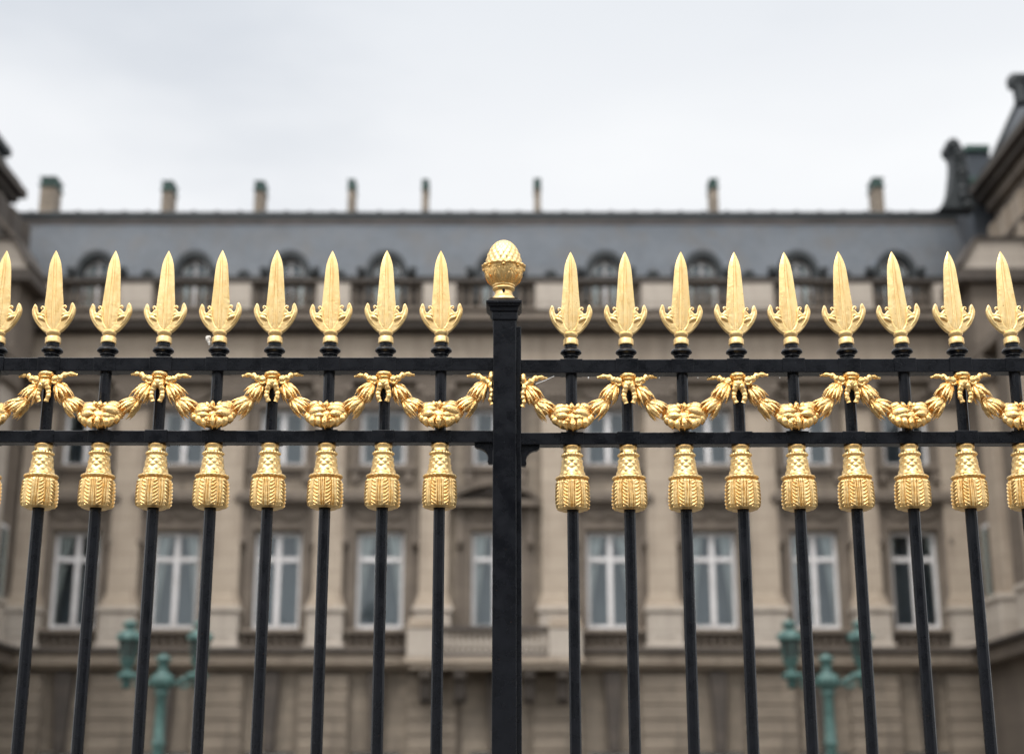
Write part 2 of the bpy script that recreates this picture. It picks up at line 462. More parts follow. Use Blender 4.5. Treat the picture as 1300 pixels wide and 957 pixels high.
ZC = zf(436.3)                                   # foot of the gilded collar
def make_spear(parent):
    mb = MB()
    rows = [(318.2,0.25,0.0012),(320.5,1.5,0.0026),(324,3.2,0.0044),(329,5.3,0.0058),(335,7.1,0.0066),(342,8.2,0.0072),(352,9.1,0.0076),(366,10.1,0.0081),(388,11.9,0.0086),(402,12.3,0.0088),(412,12.4,0.0088),(418,11.6,0.0086),(421,9.6,0.0084),(423,8.0,0.0080)]
    blade(mb, rows, ZC)
    half = [(0,422.6),(6,422.2),(10.8,420.0),(15.2,416.0),(19.8,410.4),(23.6,404.2),(25.8,398.6),(26.4,393.8),(25.4,390.4),(23.8,387.2),
            (22.3,390.2),(21.7,394.0),(20.2,397.4),(17.6,398.4),(15.4,397.2),(14.2,395.2),(12.8,394.2),(11.0,394.4),(10.9,401),(9.0,410),(5.0,416.5),(0,419.6)]
    half = spline(half, 3)
    poly = [(x*S, zf(y)-ZC) for x, y in half] + [(-x*S, zf(y)-ZC) for x, y in reversed(half[1:-1])]
    mb.add(*curve_plate([poly], 0.0034, 0.0028))
    for sg in (-1, 1):
        def q(x, y, yy): return (sg*x*S, yy, zf(y)-ZC)
        # rounded outer rim of the barb
        path = spline([q(11.5,417.0,-.003), q(15,413.2,-.005), q(19.8,406.8,-.006), q(23.0,400,-.006), q(24.2,394,-.005), q(23.5,388.6,-.003)], 4)
        n = len(path); mb.tube(path, [0.0037*(1-0.72*(i/(n-1))**2)*min(1,.25+i/(n-1)*2.2)+0.0006 for i in range(n)], 10, flat=0.62)
        # leaf lobes lying in the hollow of the barb
        path = spline([q(20.2,401.8,-.005), q(17.0,403.2,-.0085), q(13.0,405.4,-.009), q(10.5,408.6,-.006)], 5)
        n = len(path); mb.tube(path, [0.0004+0.0050*math.sin(PI*(0.06+0.86*i/(n-1)))**.8 for i in range(n)], 10, flat=0.62)
        path = spline([q(17.0,400.2,-.004), q(14.4,400.4,-.0076), q(12.2,401.4,-.0076), q(11.4,403.8,-.006)], 5)
        n = len(path); mb.tube(path, [0.0004+0.0036*math.sin(PI*(0.06+0.86*i/(n-1)))**.8 for i in range(n)], 10, flat=0.62)
        # little curl between barb and blade
        path = spline([q(11.2,394.5,-.004), q(12.0,391.4,-.004), q(13.6,389.6,-.004), q(15.4,389.8,-.004), q(15.9,391.4,-.004), q(14.7,392.2,-.004)], 4)
        n = len(path); mb.tube(path, [0.0027-0.0009*i/n for i in range(n)], 8, flat=1.0)
    o = mb.build('spear_tip', GOLD, parent, smooth=42)
    mb = MB()
    pr = [(7.6,420.5),(8.9,421.6),(9.1,423.4),(8.6,425.0),(7.3,426.4),(7.2,427.8),(9.2,428.6),(9.9,430.2),(9.7,433.6),(10.1,434.8),(9.7,436.2),(8.0,436.3)]
    mb.lathe([(r*S, zf(y)-ZC) for r, y in reversed(pr)], 24)
    c = mb.build('ferrule', GOLD, o, smooth=40)
    return o

def make_collar(parent):
    mb = MB(); z0 = ZB1
    pr = [(8.0,434.8),(8.2,440.4),(9.2,441.4),(11.6,442.4),(13.3,444.6),(13.5,446.2),(12.2,447.3),(10.3,448.4),(9.3,450.2),(9.6,451.2),(7.7,452.6),(7.7,457.5)]
    mb.lathe([(r*S, zf(y)-z0) for r, y in reversed(pr)], 24)
    return mb.build('collar', BLACK, parent, smooth=35)

def make_tassel(parent):
    mb = MB(); z0 = ZB1
    def prof(keys, n):
        ys = [k[1] for k in keys]; out = []
        for i in range(n+1):
            y = ys[0] + (ys[-1]-ys[0])*i/n
            for (r0, a), (r1, b) in zip(keys, keys[1:]):
                if a <= y <= b + 1e-6:
                    f = (y-a)/(b-a); f = f*f*(3-2*f); out.append(((r0+(r1-r0)*f)*S, zf(y)-z0)); break
        return out
    zz = lambda y: zf(y)-z0
    # neck rings
    pr = [(8.5,563.8),(11.0,564.4),(11.5,566.4),(10.8,568.2),(10.4,569.6),(10.9,571.5),(11.6,573.2)]
    mb.lathe([(r*S, zz(y)) for r, y in pr], 40, cap=False, rf=lambda a, k, z: 0.0005*math.sin(20*a) if k > .55 else 0)
    # beaded ring
    n = 22
    ring = [(11.3,573.0)] + [(11.4+1.9*math.sin(PI*i/6), 573.2+5.6*i/6) for i in range(1, 6)] + [(11.2,579.0)]
    mb.lathe([(r*S, zz(y)) for r, y in ring], 132, cap=False, rf=lambda a, k, z: 0.0015*math.cos(n*a)*math.sin(PI*k))
    # quilted bell
    body = prof([(11.4,579.0),(12.7,583),(13.6,592),(15.2,599.5),(18.4,605)], 30)
    def quilt(a, k, z):
        p = 8*a/2; q = k*PI*3.2
        h = abs(math.sin(p+q))*abs(math.sin(p-q))
        return 0.0022*(h**0.7) - 0.0006
    mb.lathe(body, 144, cap=False, rf=quilt)
    # rope ring
    m = 120; vs = []; nn = 12; R = 18.6*S; rr = 0.0048
    for i in range(m):
        a = 2*PI*i/m
        for j in range(nn):
            g = 2*PI*j/nn
            e = rr*(1+0.22*math.cos(26*a + 2*g))
            vs.append(((R+e*math.cos(g))*math.cos(a), (R+e*math.cos(g))*math.sin(a), zz(605.2)+e*0.85*math.sin(g)))
    mb.add(vs, [(i*nn+j, i*nn+(j+1) % nn, ((i+1) % m)*nn+(j+1) % nn, ((i+1) % m)*nn+j) for i in range(m) for j in range(nn)])
    # skirt: eight twisted cords between flat bundles of fringe
    sk = prof([(17.4,606.5),(18.9,612),(19.5,621),(19.8,632),(19.5,639),(18.2,643.6),(14.0,646.0)], 84)
    def skirt(a, k, z):
        c = ((a/(PI/4)) % 1.0) - 0.5            # cord centres at 22.5 deg + n*45 deg
        env = min(1, k*8)*min(1, (1-k)*14)
        wdt = 0.21
        if abs(c) < wdt:
            u = c/wdt
            h = math.sqrt(1-u*u)*0.0036 + .0012
            sgn = 1 if int(a/(PI/4)) % 2 else -1
            h += 0.0021*math.sin(2*PI*(z/0.0098 + sgn*u*0.55))*(1-abs(u)**4)
        else:
            u = (abs(c)-wdt)/(0.5-wdt)
            h = -0.0026 + 0.0034*abs(math.cos(u*PI*(1.05+.5*math.sin(int(a/(PI/4))*2.4+z*14))))**.8 + 0.0003*math.sin(61*a+z*60)
        return h*env
    mb.lathe(sk, 336, cap=False, rf=skirt)
    mb.lathe([(14.2*S, zz(646)), (7.5*S, zz(645.0))], 32, cap=False)
    return mb.build('tassel', GOLD, parent, smooth=50)

proto = make_picket()
make_collar(proto); make_spear(proto).location = (0, 0, ZC-ZB1); make_tassel(proto)
tips = {70:0}
lean_l = [-2, -1, -1.5, -2, -2, -1.5, 0, -6, 0, 0]     # px the tips stand off plumb
lean_r = [1, 1, 3, 2, -3, -3, -4, -1, -3, 0]
base_px = left_px + right_px
for i, (x, lp) in enumerate(zip(PXS, lean_l + lean_r)):
    o = proto if i == 0 else dup(proto, fence)
    o.location = (x, 0, ZB1 + dz(x)); o.rotation_euler = (0, random.uniform(-.0022,.0022), 0)
    for ch in o.children:
        if ch.name.startswith('spear_tip'):
            ch.rotation_euler = (random.uniform(-.012,.012), math.atan2(lp, 118), random.uniform(-.10,.10))
        if ch.name.startswith('tassel'):
            ch.rotation_euler = (0, 0, random.choice([0, 1, 2, 3])*PI/2 + random.uniform(-.12,.12))

# --- swags
def axis(a, b):
    a, b = Vector(a), Vector(b)
    return Matrix.Translation(a) @ (b-a).to_track_quat('Z', 'Y').to_matrix().to_4x4(), (b-a).length

def pod(mb, p0, p1, side, rmax, flat=.75, bow=.12, tip=.12, n=9, up=None):
    """A plump pointed leaf bud from p0 to p1, bowed towards side."""
    p0, p1, side = Vector(p0), Vector(p1), Vector(side)
    L = (p1-p0).length; m = 11; path = []; rad = []
    for i in range(m):
        t = i/(m-1)
        path.append(p0.lerp(p1, t) + side*(L*bow*math.sin(PI*t*.9)))
        rad.append(rmax*(.42+.58*math.sin(PI*min(1, t*1.05+.06)))*(1 if t < .7 else 1-(1-tip)*((t-.7)/.3)**1.6))
    mb.tube(path, rad, n, flat=flat, up=up or side)

def husk_mesh(mb, a, b, r0, r1, flare, n=7, seed=0):
    rnd = random.Random(seed)
    M, L = axis(a, b); R3 = M.to_3x3()
    mb.lathe([(r0*.5, -L*.05), (r0*1.0, L*.05), (r1*.74, L*.40), (r1*.82, L*.72), (r1*.55, L*.98), (r1*.2, L*1.05)], 16, M=M)
    for row, (nn, ph, l0, rr, ro) in enumerate(((n, .5, 1.26, .27, .72), (n, 0.0, 1.08, .32, 1.0), (n-2, .3, .62, .26, .98))):
        for k in range(nn):
            g = 2*PI*(k+ph)/nn + rnd.uniform(-.12,.12); d = Vector((math.cos(g), math.sin(g), 0))
            ll = L*l0*rnd.uniform(.94,1.10)
            q0 = M @ (d*(r0*.55) + Vector((0,0,-L*.02)))
            q1 = M @ (d*(r1*ro + flare*rnd.uniform(.4,1.5)*(row != 2)) + Vector((0,0,ll)))
            pod(mb, q0, q1, R3 @ d, r1*rr*rnd.uniform(.85,1.15), flat=.62, bow=(.10,.06,.12)[row], tip=.18)
    mb.lathe([(r0*.6, -L*.12), (r0*1.0, -L*.07), (r0*1.05, 0), (r0*.8, L*.05)], 14, M=M)

def swag_pt(x, py, y=0.0): return Vector((x*S, y, zf(py)-zf(530)))
GY = -0.021
def make_garland(seed=3):
    mb = MB()
    core = lambda d: 0.04*math.sin(9*d.x+2)*math.cos(7*d.z)
    mb.sphere((0, GY, swag_pt(0,532.5).z), (23*S, 0.024, 14.0*S), 28, 18, core)
    rnd = random.Random(seed); F = Vector((0,-1,0))
    V = lambda x, py, y: swag_pt(x, py, GY+y)
    J = lambda k: rnd.uniform(-k, k)*1.5
    for sg in (-1, 1):
        # broad leaves sweeping in from each end and meeting in the middle
        for (x0, y0, x1, y1, yo, r) in ((27,524, 2.5,516.5,-.006,5.6), (28,527.0, .5,524.5,-.020,6.8), (26,530, 1.5,531.5,-.026,6.0), (26,521.5, 8,514.6,.002,4.4), (26,526, 5,520.5,-.019,4.4)):
            pod(mb, V(sg*(x0+J(1)), y0+J(1), -.002), V(sg*(x1+J(1.5)), y1+J(1.2), yo), (0,-1,.22), r*S, flat=.62, bow=.15+J(.05), tip=.10)
        # leaves hanging from them, spread like a fan
        for (x0, y0, x1, y1, yo, r) in ((22,530, 20.5,541.0,-.008,4.6), (17,531, 13.5,545.8,-.013,5.2), (10,532, 6.5,548.2,-.016,4.8), (25,528, 24.5,536.5,-.003,3.6), (6,531, 9.5,541.5,-.024,4.0)):
            pod(mb, V(sg*(x0+J(1)), y0, -.016), V(sg*(x1+J(1.3)), y1+J(.9), yo), (sg*.4,-1,-.1), r*S, flat=.62, bow=.20+J(.06), tip=.10)
        pod(mb, V(sg*5, 522, -.014), V(sg*(8.5+J(1)), 512.8+sg*.6, -.010), (0,-1,.2), 3.0*S)
        pod(mb, V(sg*11, 521, -.010), V(sg*(16+J(1)), 515.4, -.006), (0,-1,.2), 3.2*S)
    pod(mb, V(0, 523, -.020), V(.8, 512.2, -.014), (0,-1,.2), 3.2*S)
    pod(mb, V(-1, 532, -.020), V(-.6, 549, -.014), (0,-1,-.1), 4.6*S, bow=.2)
    for i in range(7):
        mb.sphere(V(rnd.uniform(-8,8), 538+rnd.uniform(-2.5,5), -.030+rnd.uniform(0,.004)), rnd.uniform(.0030,.0046), 9, 7)
    for i in range(6):
        mb.sphere(V(rnd.uniform(-3.4,3.4), 519.5+rnd.uniform(-2.5,3.5), -.026+rnd.uniform(-.002,.002)), rnd.uniform(.0026,.0040), 8, 6)
    o = mb.build('garland', GOLD_LEAF, fence, smooth=60)
    for sg in (-1, 1):
        mb = MB(); husk_mesh(mb, swag_pt(sg*45.5, 509.5, GY), swag_pt(sg*29.5, 523.0, GY), 5.6*S, 10.6*S, .0050, 7, 11*seed+sg)
        mb.build('leaf_husk', GOLD_LEAF, o, smooth=60)
        mb = MB(); husk_mesh(mb, swag_pt(sg*57.0, 489.5, GY+.003), swag_pt(sg*46.0, 506.5, GY), 4.8*S, 9.6*S, .0048, 7, 21*seed+sg)
        mb.build('leaf_husk', GOLD_LEAF, o, smooth=60)
    return o
def bow_pt(x, py, y=0.0): return Vector((x*S, y, zf(py)-zf(490)))
def make_bow(sides=(-1, 1)):
    mb = MB(); rnd = random.Random(5)
    mb.sphere(bow_pt(0,478.5,GY-.003), (10.5*S, .020, 4.6*S), 20, 10, lambda d: .04*math.sin(10*d.x))
    mb.sphere(bow_pt(0,483,GY-.006), (8.2*S, .017, 3.0*S), 18, 8)
    mb.sphere(bow_pt(0,489.5,GY-.006), (8.2*S, .014, 7.5*S), 20, 14, lambda d: .09*math.sin(11*d.x+2*d.z)*(.4+abs(d.z)))
    o = mb.build('bow', GOLD_LEAF, fence, smooth=48)
    for sg in sides:
        mb = MB()
        path = spline([bow_pt(sg*1.5,487,GY-.010), bow_pt(sg*4.0,493,GY-.015), bow_pt(sg*6.0,500,GY-.012), bow_pt(sg*6.8,506.5,GY-.013), bow_pt(sg*4.2,513.8,GY-.012)], 8)
        n = len(path)
        mb.tube(path, [(3.7+.42*math.sin(i*1.05+sg))*S*(1-.18*i/n) for i in range(n)], 10, flat=.62)
        mb.build('ribbon_tail', GOLD_LEAF, o, smooth=60)
        mb = MB()
        ring = [bow_pt(sg*12.5+4.2*math.cos(2*PI*i/18), 486.0+4.4*math.sin(2*PI*i/18), GY-.006) for i in range(18)]
        mb.tube(ring, [(1.9+.3*math.sin(i*2.1))*S for i in range(18)], 8, closed=True)
        path = spline([bow_pt(sg*8,485,GY-.003), bow_pt(sg*17,484.0,GY-.006), bow_pt(sg*22,480.0,GY-.002), bow_pt(sg*29,477.6,GY+.004), bow_pt(sg*38,478.4,GY+.010)], 6)
        n = len(path)
        mb.tube(path, [(4.3+1.0*math.sin(i*1.05))*S*(1.0-.62*(i/n)**2) for i in range(n)], 9, flat=.7)
        mb.build('ribbon_loop', GOLD_LEAF, o, smooth=60)
    return o

g0, b0 = make_garland(), make_bow()
g1, g2 = make_garland(8), make_garland(17)
gx = [PXS[i] for i in (0, 2, 4, 6, 8)] + [PXS[i] for i in (10, 12, 14, 16, 18)]
bx_ = [PXS[i] for i in (1, 3, 5, 7, 9)] + [PXS[i] for i in (11, 13, 15, 17, 19)]
for i, x in enumerate(gx):
    o = (g0, g1, g2)[i] if i < 3 else dup((g0, g1, g2)[(i*2) % 3], fence)
    o.location = (x, 0, zf(530)+dz(x)); o.rotation_euler = (random.uniform(-.03,.03), random.uniform(-.03,.03), random.uniform(-.05,.05))
    sx = 1.0 + random.uniform(-.02,.02); o.scale = (sx*(-1 if i in (2, 5, 7) else 1), 1, 1)
for i, x in enumerate(bx_):
    o = b0 if i == 0 else dup(b0, fence)
    o.location = (x, 0, zf(490)+dz(x)); o.rotation_euler = (0, random.uniform(-.05,.05), random.uniform(-.12,.12))
    if i in (1, 4, 6, 8): o.scale = (-1, 1, 1)
# half bows dying into the post
for sg, x in ((-1, fx(627.5)), (1, fx(660.5))):
    mb = MB()
    mb.sphere(bow_pt(sg*3.5,482,GY-.002), (4.6*S, .016, 8.5*S), 14, 10, lambda d: .08*math.sin(12*d.z))
    path = spline([bow_pt(sg*2.5,485,GY-.006), bow_pt(sg*4.5,494,GY-.010), bow_pt(sg*2.5,503,GY-.010), bow_pt(sg*4.5,510,GY-.010), bow_pt(sg*2.2,517,GY-.008)], 7)
    n = len(path); mb.tube(path, [(3.0+.7*math.sin(i*1.2))*S for i in range(n)], 10, flat=.8)
    path = spline([bow_pt(sg*4,490,GY-.003), bow_pt(sg*12,486.0,GY-.006), bow_pt(sg*18,481.0,GY-.002), bow_pt(sg*25,478.4,GY+.004), bow_pt(sg*34,479.0,GY+.010)], 6)
    n = len(path); mb.tube(path, [(4.3+1.0*math.sin(i*1.05))*S*(1.0-.62*(i/n)**2) for i in range(n)], 9, flat=.7)
    o = mb.build('bow', GOLD_LEAF, fence, smooth=50); o.location = (x, 0, zf(490)+dz(x))

# --- post
xa, xb = fx(626.2), fx(655.2); xm = (xa+xb)/2; hw = (xb-xa)/2
mb = MB()
mb.box(xa, xb, -hw-.012, hw-.012, 0.40, zf(410))
mb.box(xa-.0035, xb+.0035, -hw-.0155, hw-.0085, zf(412.5), zf(402))
mb.box(xb-.004, fx(661.6), -hw+.004, hw-.022, 0.40, zf(418))
post = mb.build('post', BLACK, fence, bevel=0.0025)
mb = MB(); cx = fx(639.8); cyy = -.012
h = lambda px: px*S
mb.frustum((cx,cyy), h(17.6), h(17.6), zf(402.0), h(18.6), h(18.6), zf(396.6))
mb.frustum((cx,cyy), h(20.0), h(20.0), zf(396.5), h(21.2), h(21.2), zf(393.6))
mb.frustum((cx,cyy), h(22.6), h(22.6), zf(393.5), h(22.6), h(22.6), zf(389.6))
mb.frustum((cx,cyy), h(20.8), h(20.8), zf(389.5), h(17.4), h(17.4), zf(385.0))
mb.build('post_cap', BLACK, post, bevel=0.0016)
# finial: an acorn in a leafy cup
fc = Vector((fx(639.3), cyy, 0))
mb = MB()
ac = [(22.9,348),(23.0,343),(22.6,338),(21.6,332),(19.9,326),(17.4,320),(14.2,315),(10.4,311.2),(6.2,308.9),(2.6,307.9),(0.2,307.6)]
pr = []
for (r0, y0), (r1, y1) in zip(ac, ac[1:]):
    for i in range(4): pr.append(((r0+(r1-r0)*i/4)*S, zf(y0+(y1-y0)*i/4)))
pr.append((0.0004, zf(307.6)))
zlo = zf(348)
def scales(a, k, z):
    f = 1-k
    return 0.0044*(abs(math.sin(9*a+k*16))*abs(math.sin(9*a-k*16)))**.7*min(1, f*1.6) - .0010
mb.lathe(pr, 108, c=fc, rf=scales)
acorn = mb.build('acorn_finial', GOLD, fence, smooth=50)
mb = MB()
cup = [(13.0,366.0),(15.5,363.8),(18.4,360.5),(20.8,356.5),(22.6,352),(23.9,347.5),(24.9,344.5),(27.4,342.6),(27.7,341.2),(26.6,340.2),(22.8,340.4)]
pr = []
for (r0, y0), (r1, y1) in zip(cup, cup[1:]):
    for i in range(4): pr.append(((r0+(r1-r0)*i/4)*S, zf(y0+(y1-y0)*i/4)))
pr.append((22.8*S, zf(340.4)))
def cupf(a, k, z):
    # broad acanthus leaves in relief, wavy at the lip
    c = ((a/(2*PI)*8) % 1.0)-.5
    lobes = .5+.5*math.cos(k*PI*7 + 10*abs(c))
    h = .0034*(1-abs(2*c)**2.2)*min(1, k*4)*min(1, (1.05-k)*3) + .0016*lobes*abs(2*c)*min(1, k*4)*(1-k)
    h += .0016*max(0, 1-abs(c)*14)*(1-k)
    if k > .62: h += .0022*math.cos(3*8*a)*(k-.62)/.38*(1.0 if k < .93 else .3)
    return h
mb.lathe(pr, 192, c=fc, rf=cupf)
M = Matrix.Translation(fc + Vector((0,0,zf(365.5))))
hcup = zf(343)-zf(365.5)
for k in range(8):
    mb.petal(M, 2*PI*(k+.5)/8 - PI/2, hcup*.72, 13.6*S, 23.2*S, .0050, PI/8*.72, nw=8, nl=10, rib=.05, sag=.02, pw=3.5)
for k in range(8):
    a = 2*PI*k/8 - PI/2
    mb.sphere((fc.x+25.0*S*math.cos(a), fc.y+25.0*S*math.sin(a), zf(345.0)), (.0062,.0062,.0040), 9, 7)
mb.build('acorn_cup', GOLD_LEAF, acorn, smooth=48)
mb = MB()
nk = [(16.4,385.2),(16.6,383.8),(15.2,381.2),(12.4,378.4),(11.2,375.5),(11.2,373),(13.4,370.6),(14.4,369.6),(14.2,368.2),(13.2,367.4),(14.6,366.4),(14.8,365.0),(13.6,364.0)]
mb.lathe([(r*S, zf(y)) for r, y in nk], 40, c=fc)
mb.build('finial_neck', GOLD, acorn, smooth=40)
mb = MB(); mb.lathe([(.0042, 0), (.0042, .002)], 14, c=(fc.x, fc.y-11.6*S-.0012, zf(374.4)), M=Matrix.Rotation(PI/2, 4, 'X'))
mb.build('neck_hole', BLACK, acorn)  # flat black disc in place of the dark hole in the neck
# ogee brackets between the post and the lower rails
for sg, x0 in ((-1, xa), (1, fx(661.4))):
    pts = [(0,563.2),(22,563.2),(22.0,566.4),(19.2,568.8)] + [(19.2-14.2*math.sin(PI/2*i/7), 568.8+13.5*(1-math.cos(PI/2*i/7))) for i in range(1, 8)] + [(5.6,586.2),(4.6,588.6),(0,588.6)]
    poly = [(x0+sg*(p[0]*S+.0005), zf(p[1])+(dz(x0) if sg > 0 else 0)) for p in pts]
    mb = MB(); mb.add(*curve_plate([poly], 0.010, 0.0016))
    mb.build('bracket', BLACK, fence, smooth=35)

# small things caught on the railing
mb = MB(); rnd = random.Random(2)
for dx, dy, dz_, r_ in ((0,0,0,.0062), (.003,-.001,.004,.0052), (-.002,.001,.005,.0048), (.002,0,-.005,.0050), (.004,-.001,-.010,.0040), (.0045,-.001,-.015,.0028)):
    mb.sphere((dx, dy, dz_), (r_, r_*.8, r_*1.1), 12, 8, lambda d: .12*math.sin(9*d.x+dx*900)*math.cos(8*d.z))
o = mb.build('bird_dropping', SPOTTED, smooth=60); o.location = P(264.0, 430.5, YF-.012)
tag(o, 'small white bird dropping stuck to the ferrule of a gilded spear', 'bird dropping')
mb = MB(); a, b = P(680, 487.5, YF-.05), P(703.5, 477.5, YF-.03)
mb.tube([a-a, (b-a)*.5+Vector((0,0,-.001)), b-a], .0008, 6)
o = mb.build('plastic_tie', PLASTIC, smooth=60); o.location = a
tag(o, 'thin white plastic tie sticking out of the gilded bow beside the post', 'cable tie')
for i, px in enumerate((747, 837, 886, 990)):
    mb = MB(); mb.sphere((0,0,0), (.0021,.0021,.0028) if i == 0 else (.0012,.0012,.0016), 10, 8)
    o = mb.build('water_drop', PLASTIC, smooth=60); o.location = P(px, 479.5+.7*i*0, YF-.018)
    tag(o, 'tiny bright water drop hanging under the top rail', 'water drop', 'water drops under the rail')

# ================================================================== PALACE
YB = 52.0                                        # wall plane of the recessed range
KB = YB/FPX                                      # metres per pixel near the main windows
XC = X(628.5, 740, YB)
BAY = [0, 4.02, 7.60, 11.16, 14.64]
BX = [-b for b in BAY[:0:-1]] + BAY              # nine bays
palace = empty('palace', (XC, YB, 0))
tag(palace, 'long grey limestone palace with slate mansard roof behind the railing', 'palace')
def zb(py, off=0.0): return Z(py, YB+off)        # off: metres behind the wall plane (minus = proud)
def part(mb, name, mat, parent=palace, **k): return mb.build(name, mat, parent, **k)

HALF = 16.76
WH = 0.83                                        # half width of a main window
# wall openings
zs_main = (zb(797.5), zb(674))
zs_up = (zb(591), zb(519))
zs_gr = (1.0, 3.25)
def wall_grid(xs, zs, holes, depth):
    mb = MB()
    key = lambda a: round(a, 4)
    for i in range(len(xs)-1):
        for k in range(len(zs)-1):
            x0, x1, z0, z1 = xs[i], xs[i+1], zs[k], zs[k+1]
            if (i, k) in holes:
                d = depth
                mb.add([(x0,0,z0),(x0,d,z0),(x0,d,z1),(x0,0,z1)], [(0,1,2,3)])
                mb.add([(x1,0,z0),(x1,d,z0),(x1,d,z1),(x1,0,z1)], [(0,1,2,3)])
                mb.add([(x0,0,z1),(x0,d,z1),(x1,d,z1),(x1,0,z1)], [(0,1,2,3)])
                mb.add([(x0,0,z0),(x0,d,z0),(x1,d,z0),(x1,0,z0)], [(0,1,2,3)])
            else:
                mb.add([(x0,0,z0),(x1,0,z0),(x1,0,z1),(x0,0,z1)], [(0,1,2,3)])
    return mb
xs = [-HALF-2.5]
for b in BX: xs += [b-WH, b+WH]
xs += [HALF+2.5]
zs = [0, zs_gr[0], zs_gr[1], zs_main[0], zs_main[1], zs_up[0], zs_up[1], zb(400)]
holes = {(2*i+1, k) for i in range(9) for k in (1, 3, 5)}
part(wall_grid(xs, zs, holes, 0.45), 'wall', STONE)

# windows
def make_window(hw, z0, z1, transom, curtain, name='window'):
    """Origin at the centre of the sill; the frame stands 0.28 m back in the wall."""
    H = z1-z0
    mb = MB(); y0, y1 = 0.27, 0.36; fw = 0.13
    mb.box(-hw, -hw+fw, y0, y1, 0, H); mb.box(hw-fw, hw, y0, y1, 0, H)
    mb.box(-hw+fw, hw-fw, y0, y1, 0, fw*1.1); mb.box(-hw+fw, hw-fw, y0, y1, H-fw, H)
    mb.box(-.095, .095, y0-.03, y1-.01, fw*1.1, H-fw)
    if transom:
        zt = H*transom
        for a, b in ((-hw+fw, -.095), (.095, hw-fw)): mb.box(a, b, y0-.015, y1-.015, zt-.085, zt+.085)
    f = mb.build(name, FRAME, palace, bevel=.012, seg=1)
    mb = MB(); mb.add([(-hw+.02,.33,.02),(hw-.02,.33,.02),(hw-.02,.33,H-.02),(-hw+.02,.33,H-.02)], [(0,1,2,3)])
    mb.build('pane', GLASS, f)
    mb = MB(); mb.box(-hw-.25, hw+.25, 1.75, 1.8, -.2, H+.2)
    mb.add([(-hw-.1,.46,-.2),(-hw-.1,1.75,-.2),(-hw-.1,1.75,H+.2),(-hw-.1,.46,H+.2)], [(0,1,2,3)])
    mb.add([(hw+.1,.46,-.2),(hw+.1,1.75,-.2),(hw+.1,1.75,H+.2),(hw+.1,.46,H+.2)], [(0,1,2,3)])
    mb.add([(-hw-.1,.46,H+.1),(hw+.1,.46,H+.1),(hw+.1,1.75,H+.1),(-hw-.1,1.75,H+.1)], [(0,1,2,3)])
    mb.add([(-hw-.1,.46,-.1),(hw+.1,.46,-.1),(hw+.1,1.75,-.1),(-hw-.1,1.75,-.1)], [(0,1,2,3)])
    mb.build('window_interior', ROOM, f)
    if curtain:
        tie, bot, top = curtain
        for sg in (-1, 1):
            nu, nv = 26, 22; vs = []; fs = []
            for k in range(nv+1):
                t = k/nv; z = .08 + (H-.1)*t
                # gathered at the tie height, opening to the middle at the top
                if t < tie: wd = bot + (bot*.85-bot)*(t/tie)
                else: wd = bot*.85 + (top-bot*.85)*((t-tie)/(1-tie))**1.25
                for j in range(nu+1):
                    a = j/nu
                    vs.append((sg*(hw - a*wd*hw), .47 + .035*math.sin(a*22+t*1.5)*(0.5+a*.5) + .02, z))
            for k in range(nv):
                for j in range(nu):
                    q = k*(nu+1)+j; fs.append((q, q+1, q+nu+2, q+nu+1))
            mb = MB(); mb.add(vs, fs); mb.build('curtain', CURTAIN, f, smooth=60)
    return f
styles = [(.12,.22,.74), (.10,.28,.66), (.12,.16,.34)]
protos = [make_window(WH, zs_main[0], zs_main[1], .715, s) for s in styles]
order = [0, 1, 2, 0, 1, 0, 1, 1, 2]
used = set()
for b, q in zip(BX, order):
    o = protos[q] if q not in used else dup(protos[q], palace)
    used.add(q); o.location = (b, 0, zs_main[0])
up0 = make_window(WH*.98, zs_up[0], zs_up[1], .52, (.3,.22,.30))
for i, b in enumerate(BX):
    o = up0 if i == 0 else dup(up0, palace); o.location = (b, 0, zs_up[0])
gr0 = make_window(WH, zs_gr[0], zs_gr[1], .68, (.3,.3,.5))
for i, b in enumerate(BX):
    o = gr0 if i == 0 else dup(gr0, palace); o.location = (b, 0, zs_gr[0])

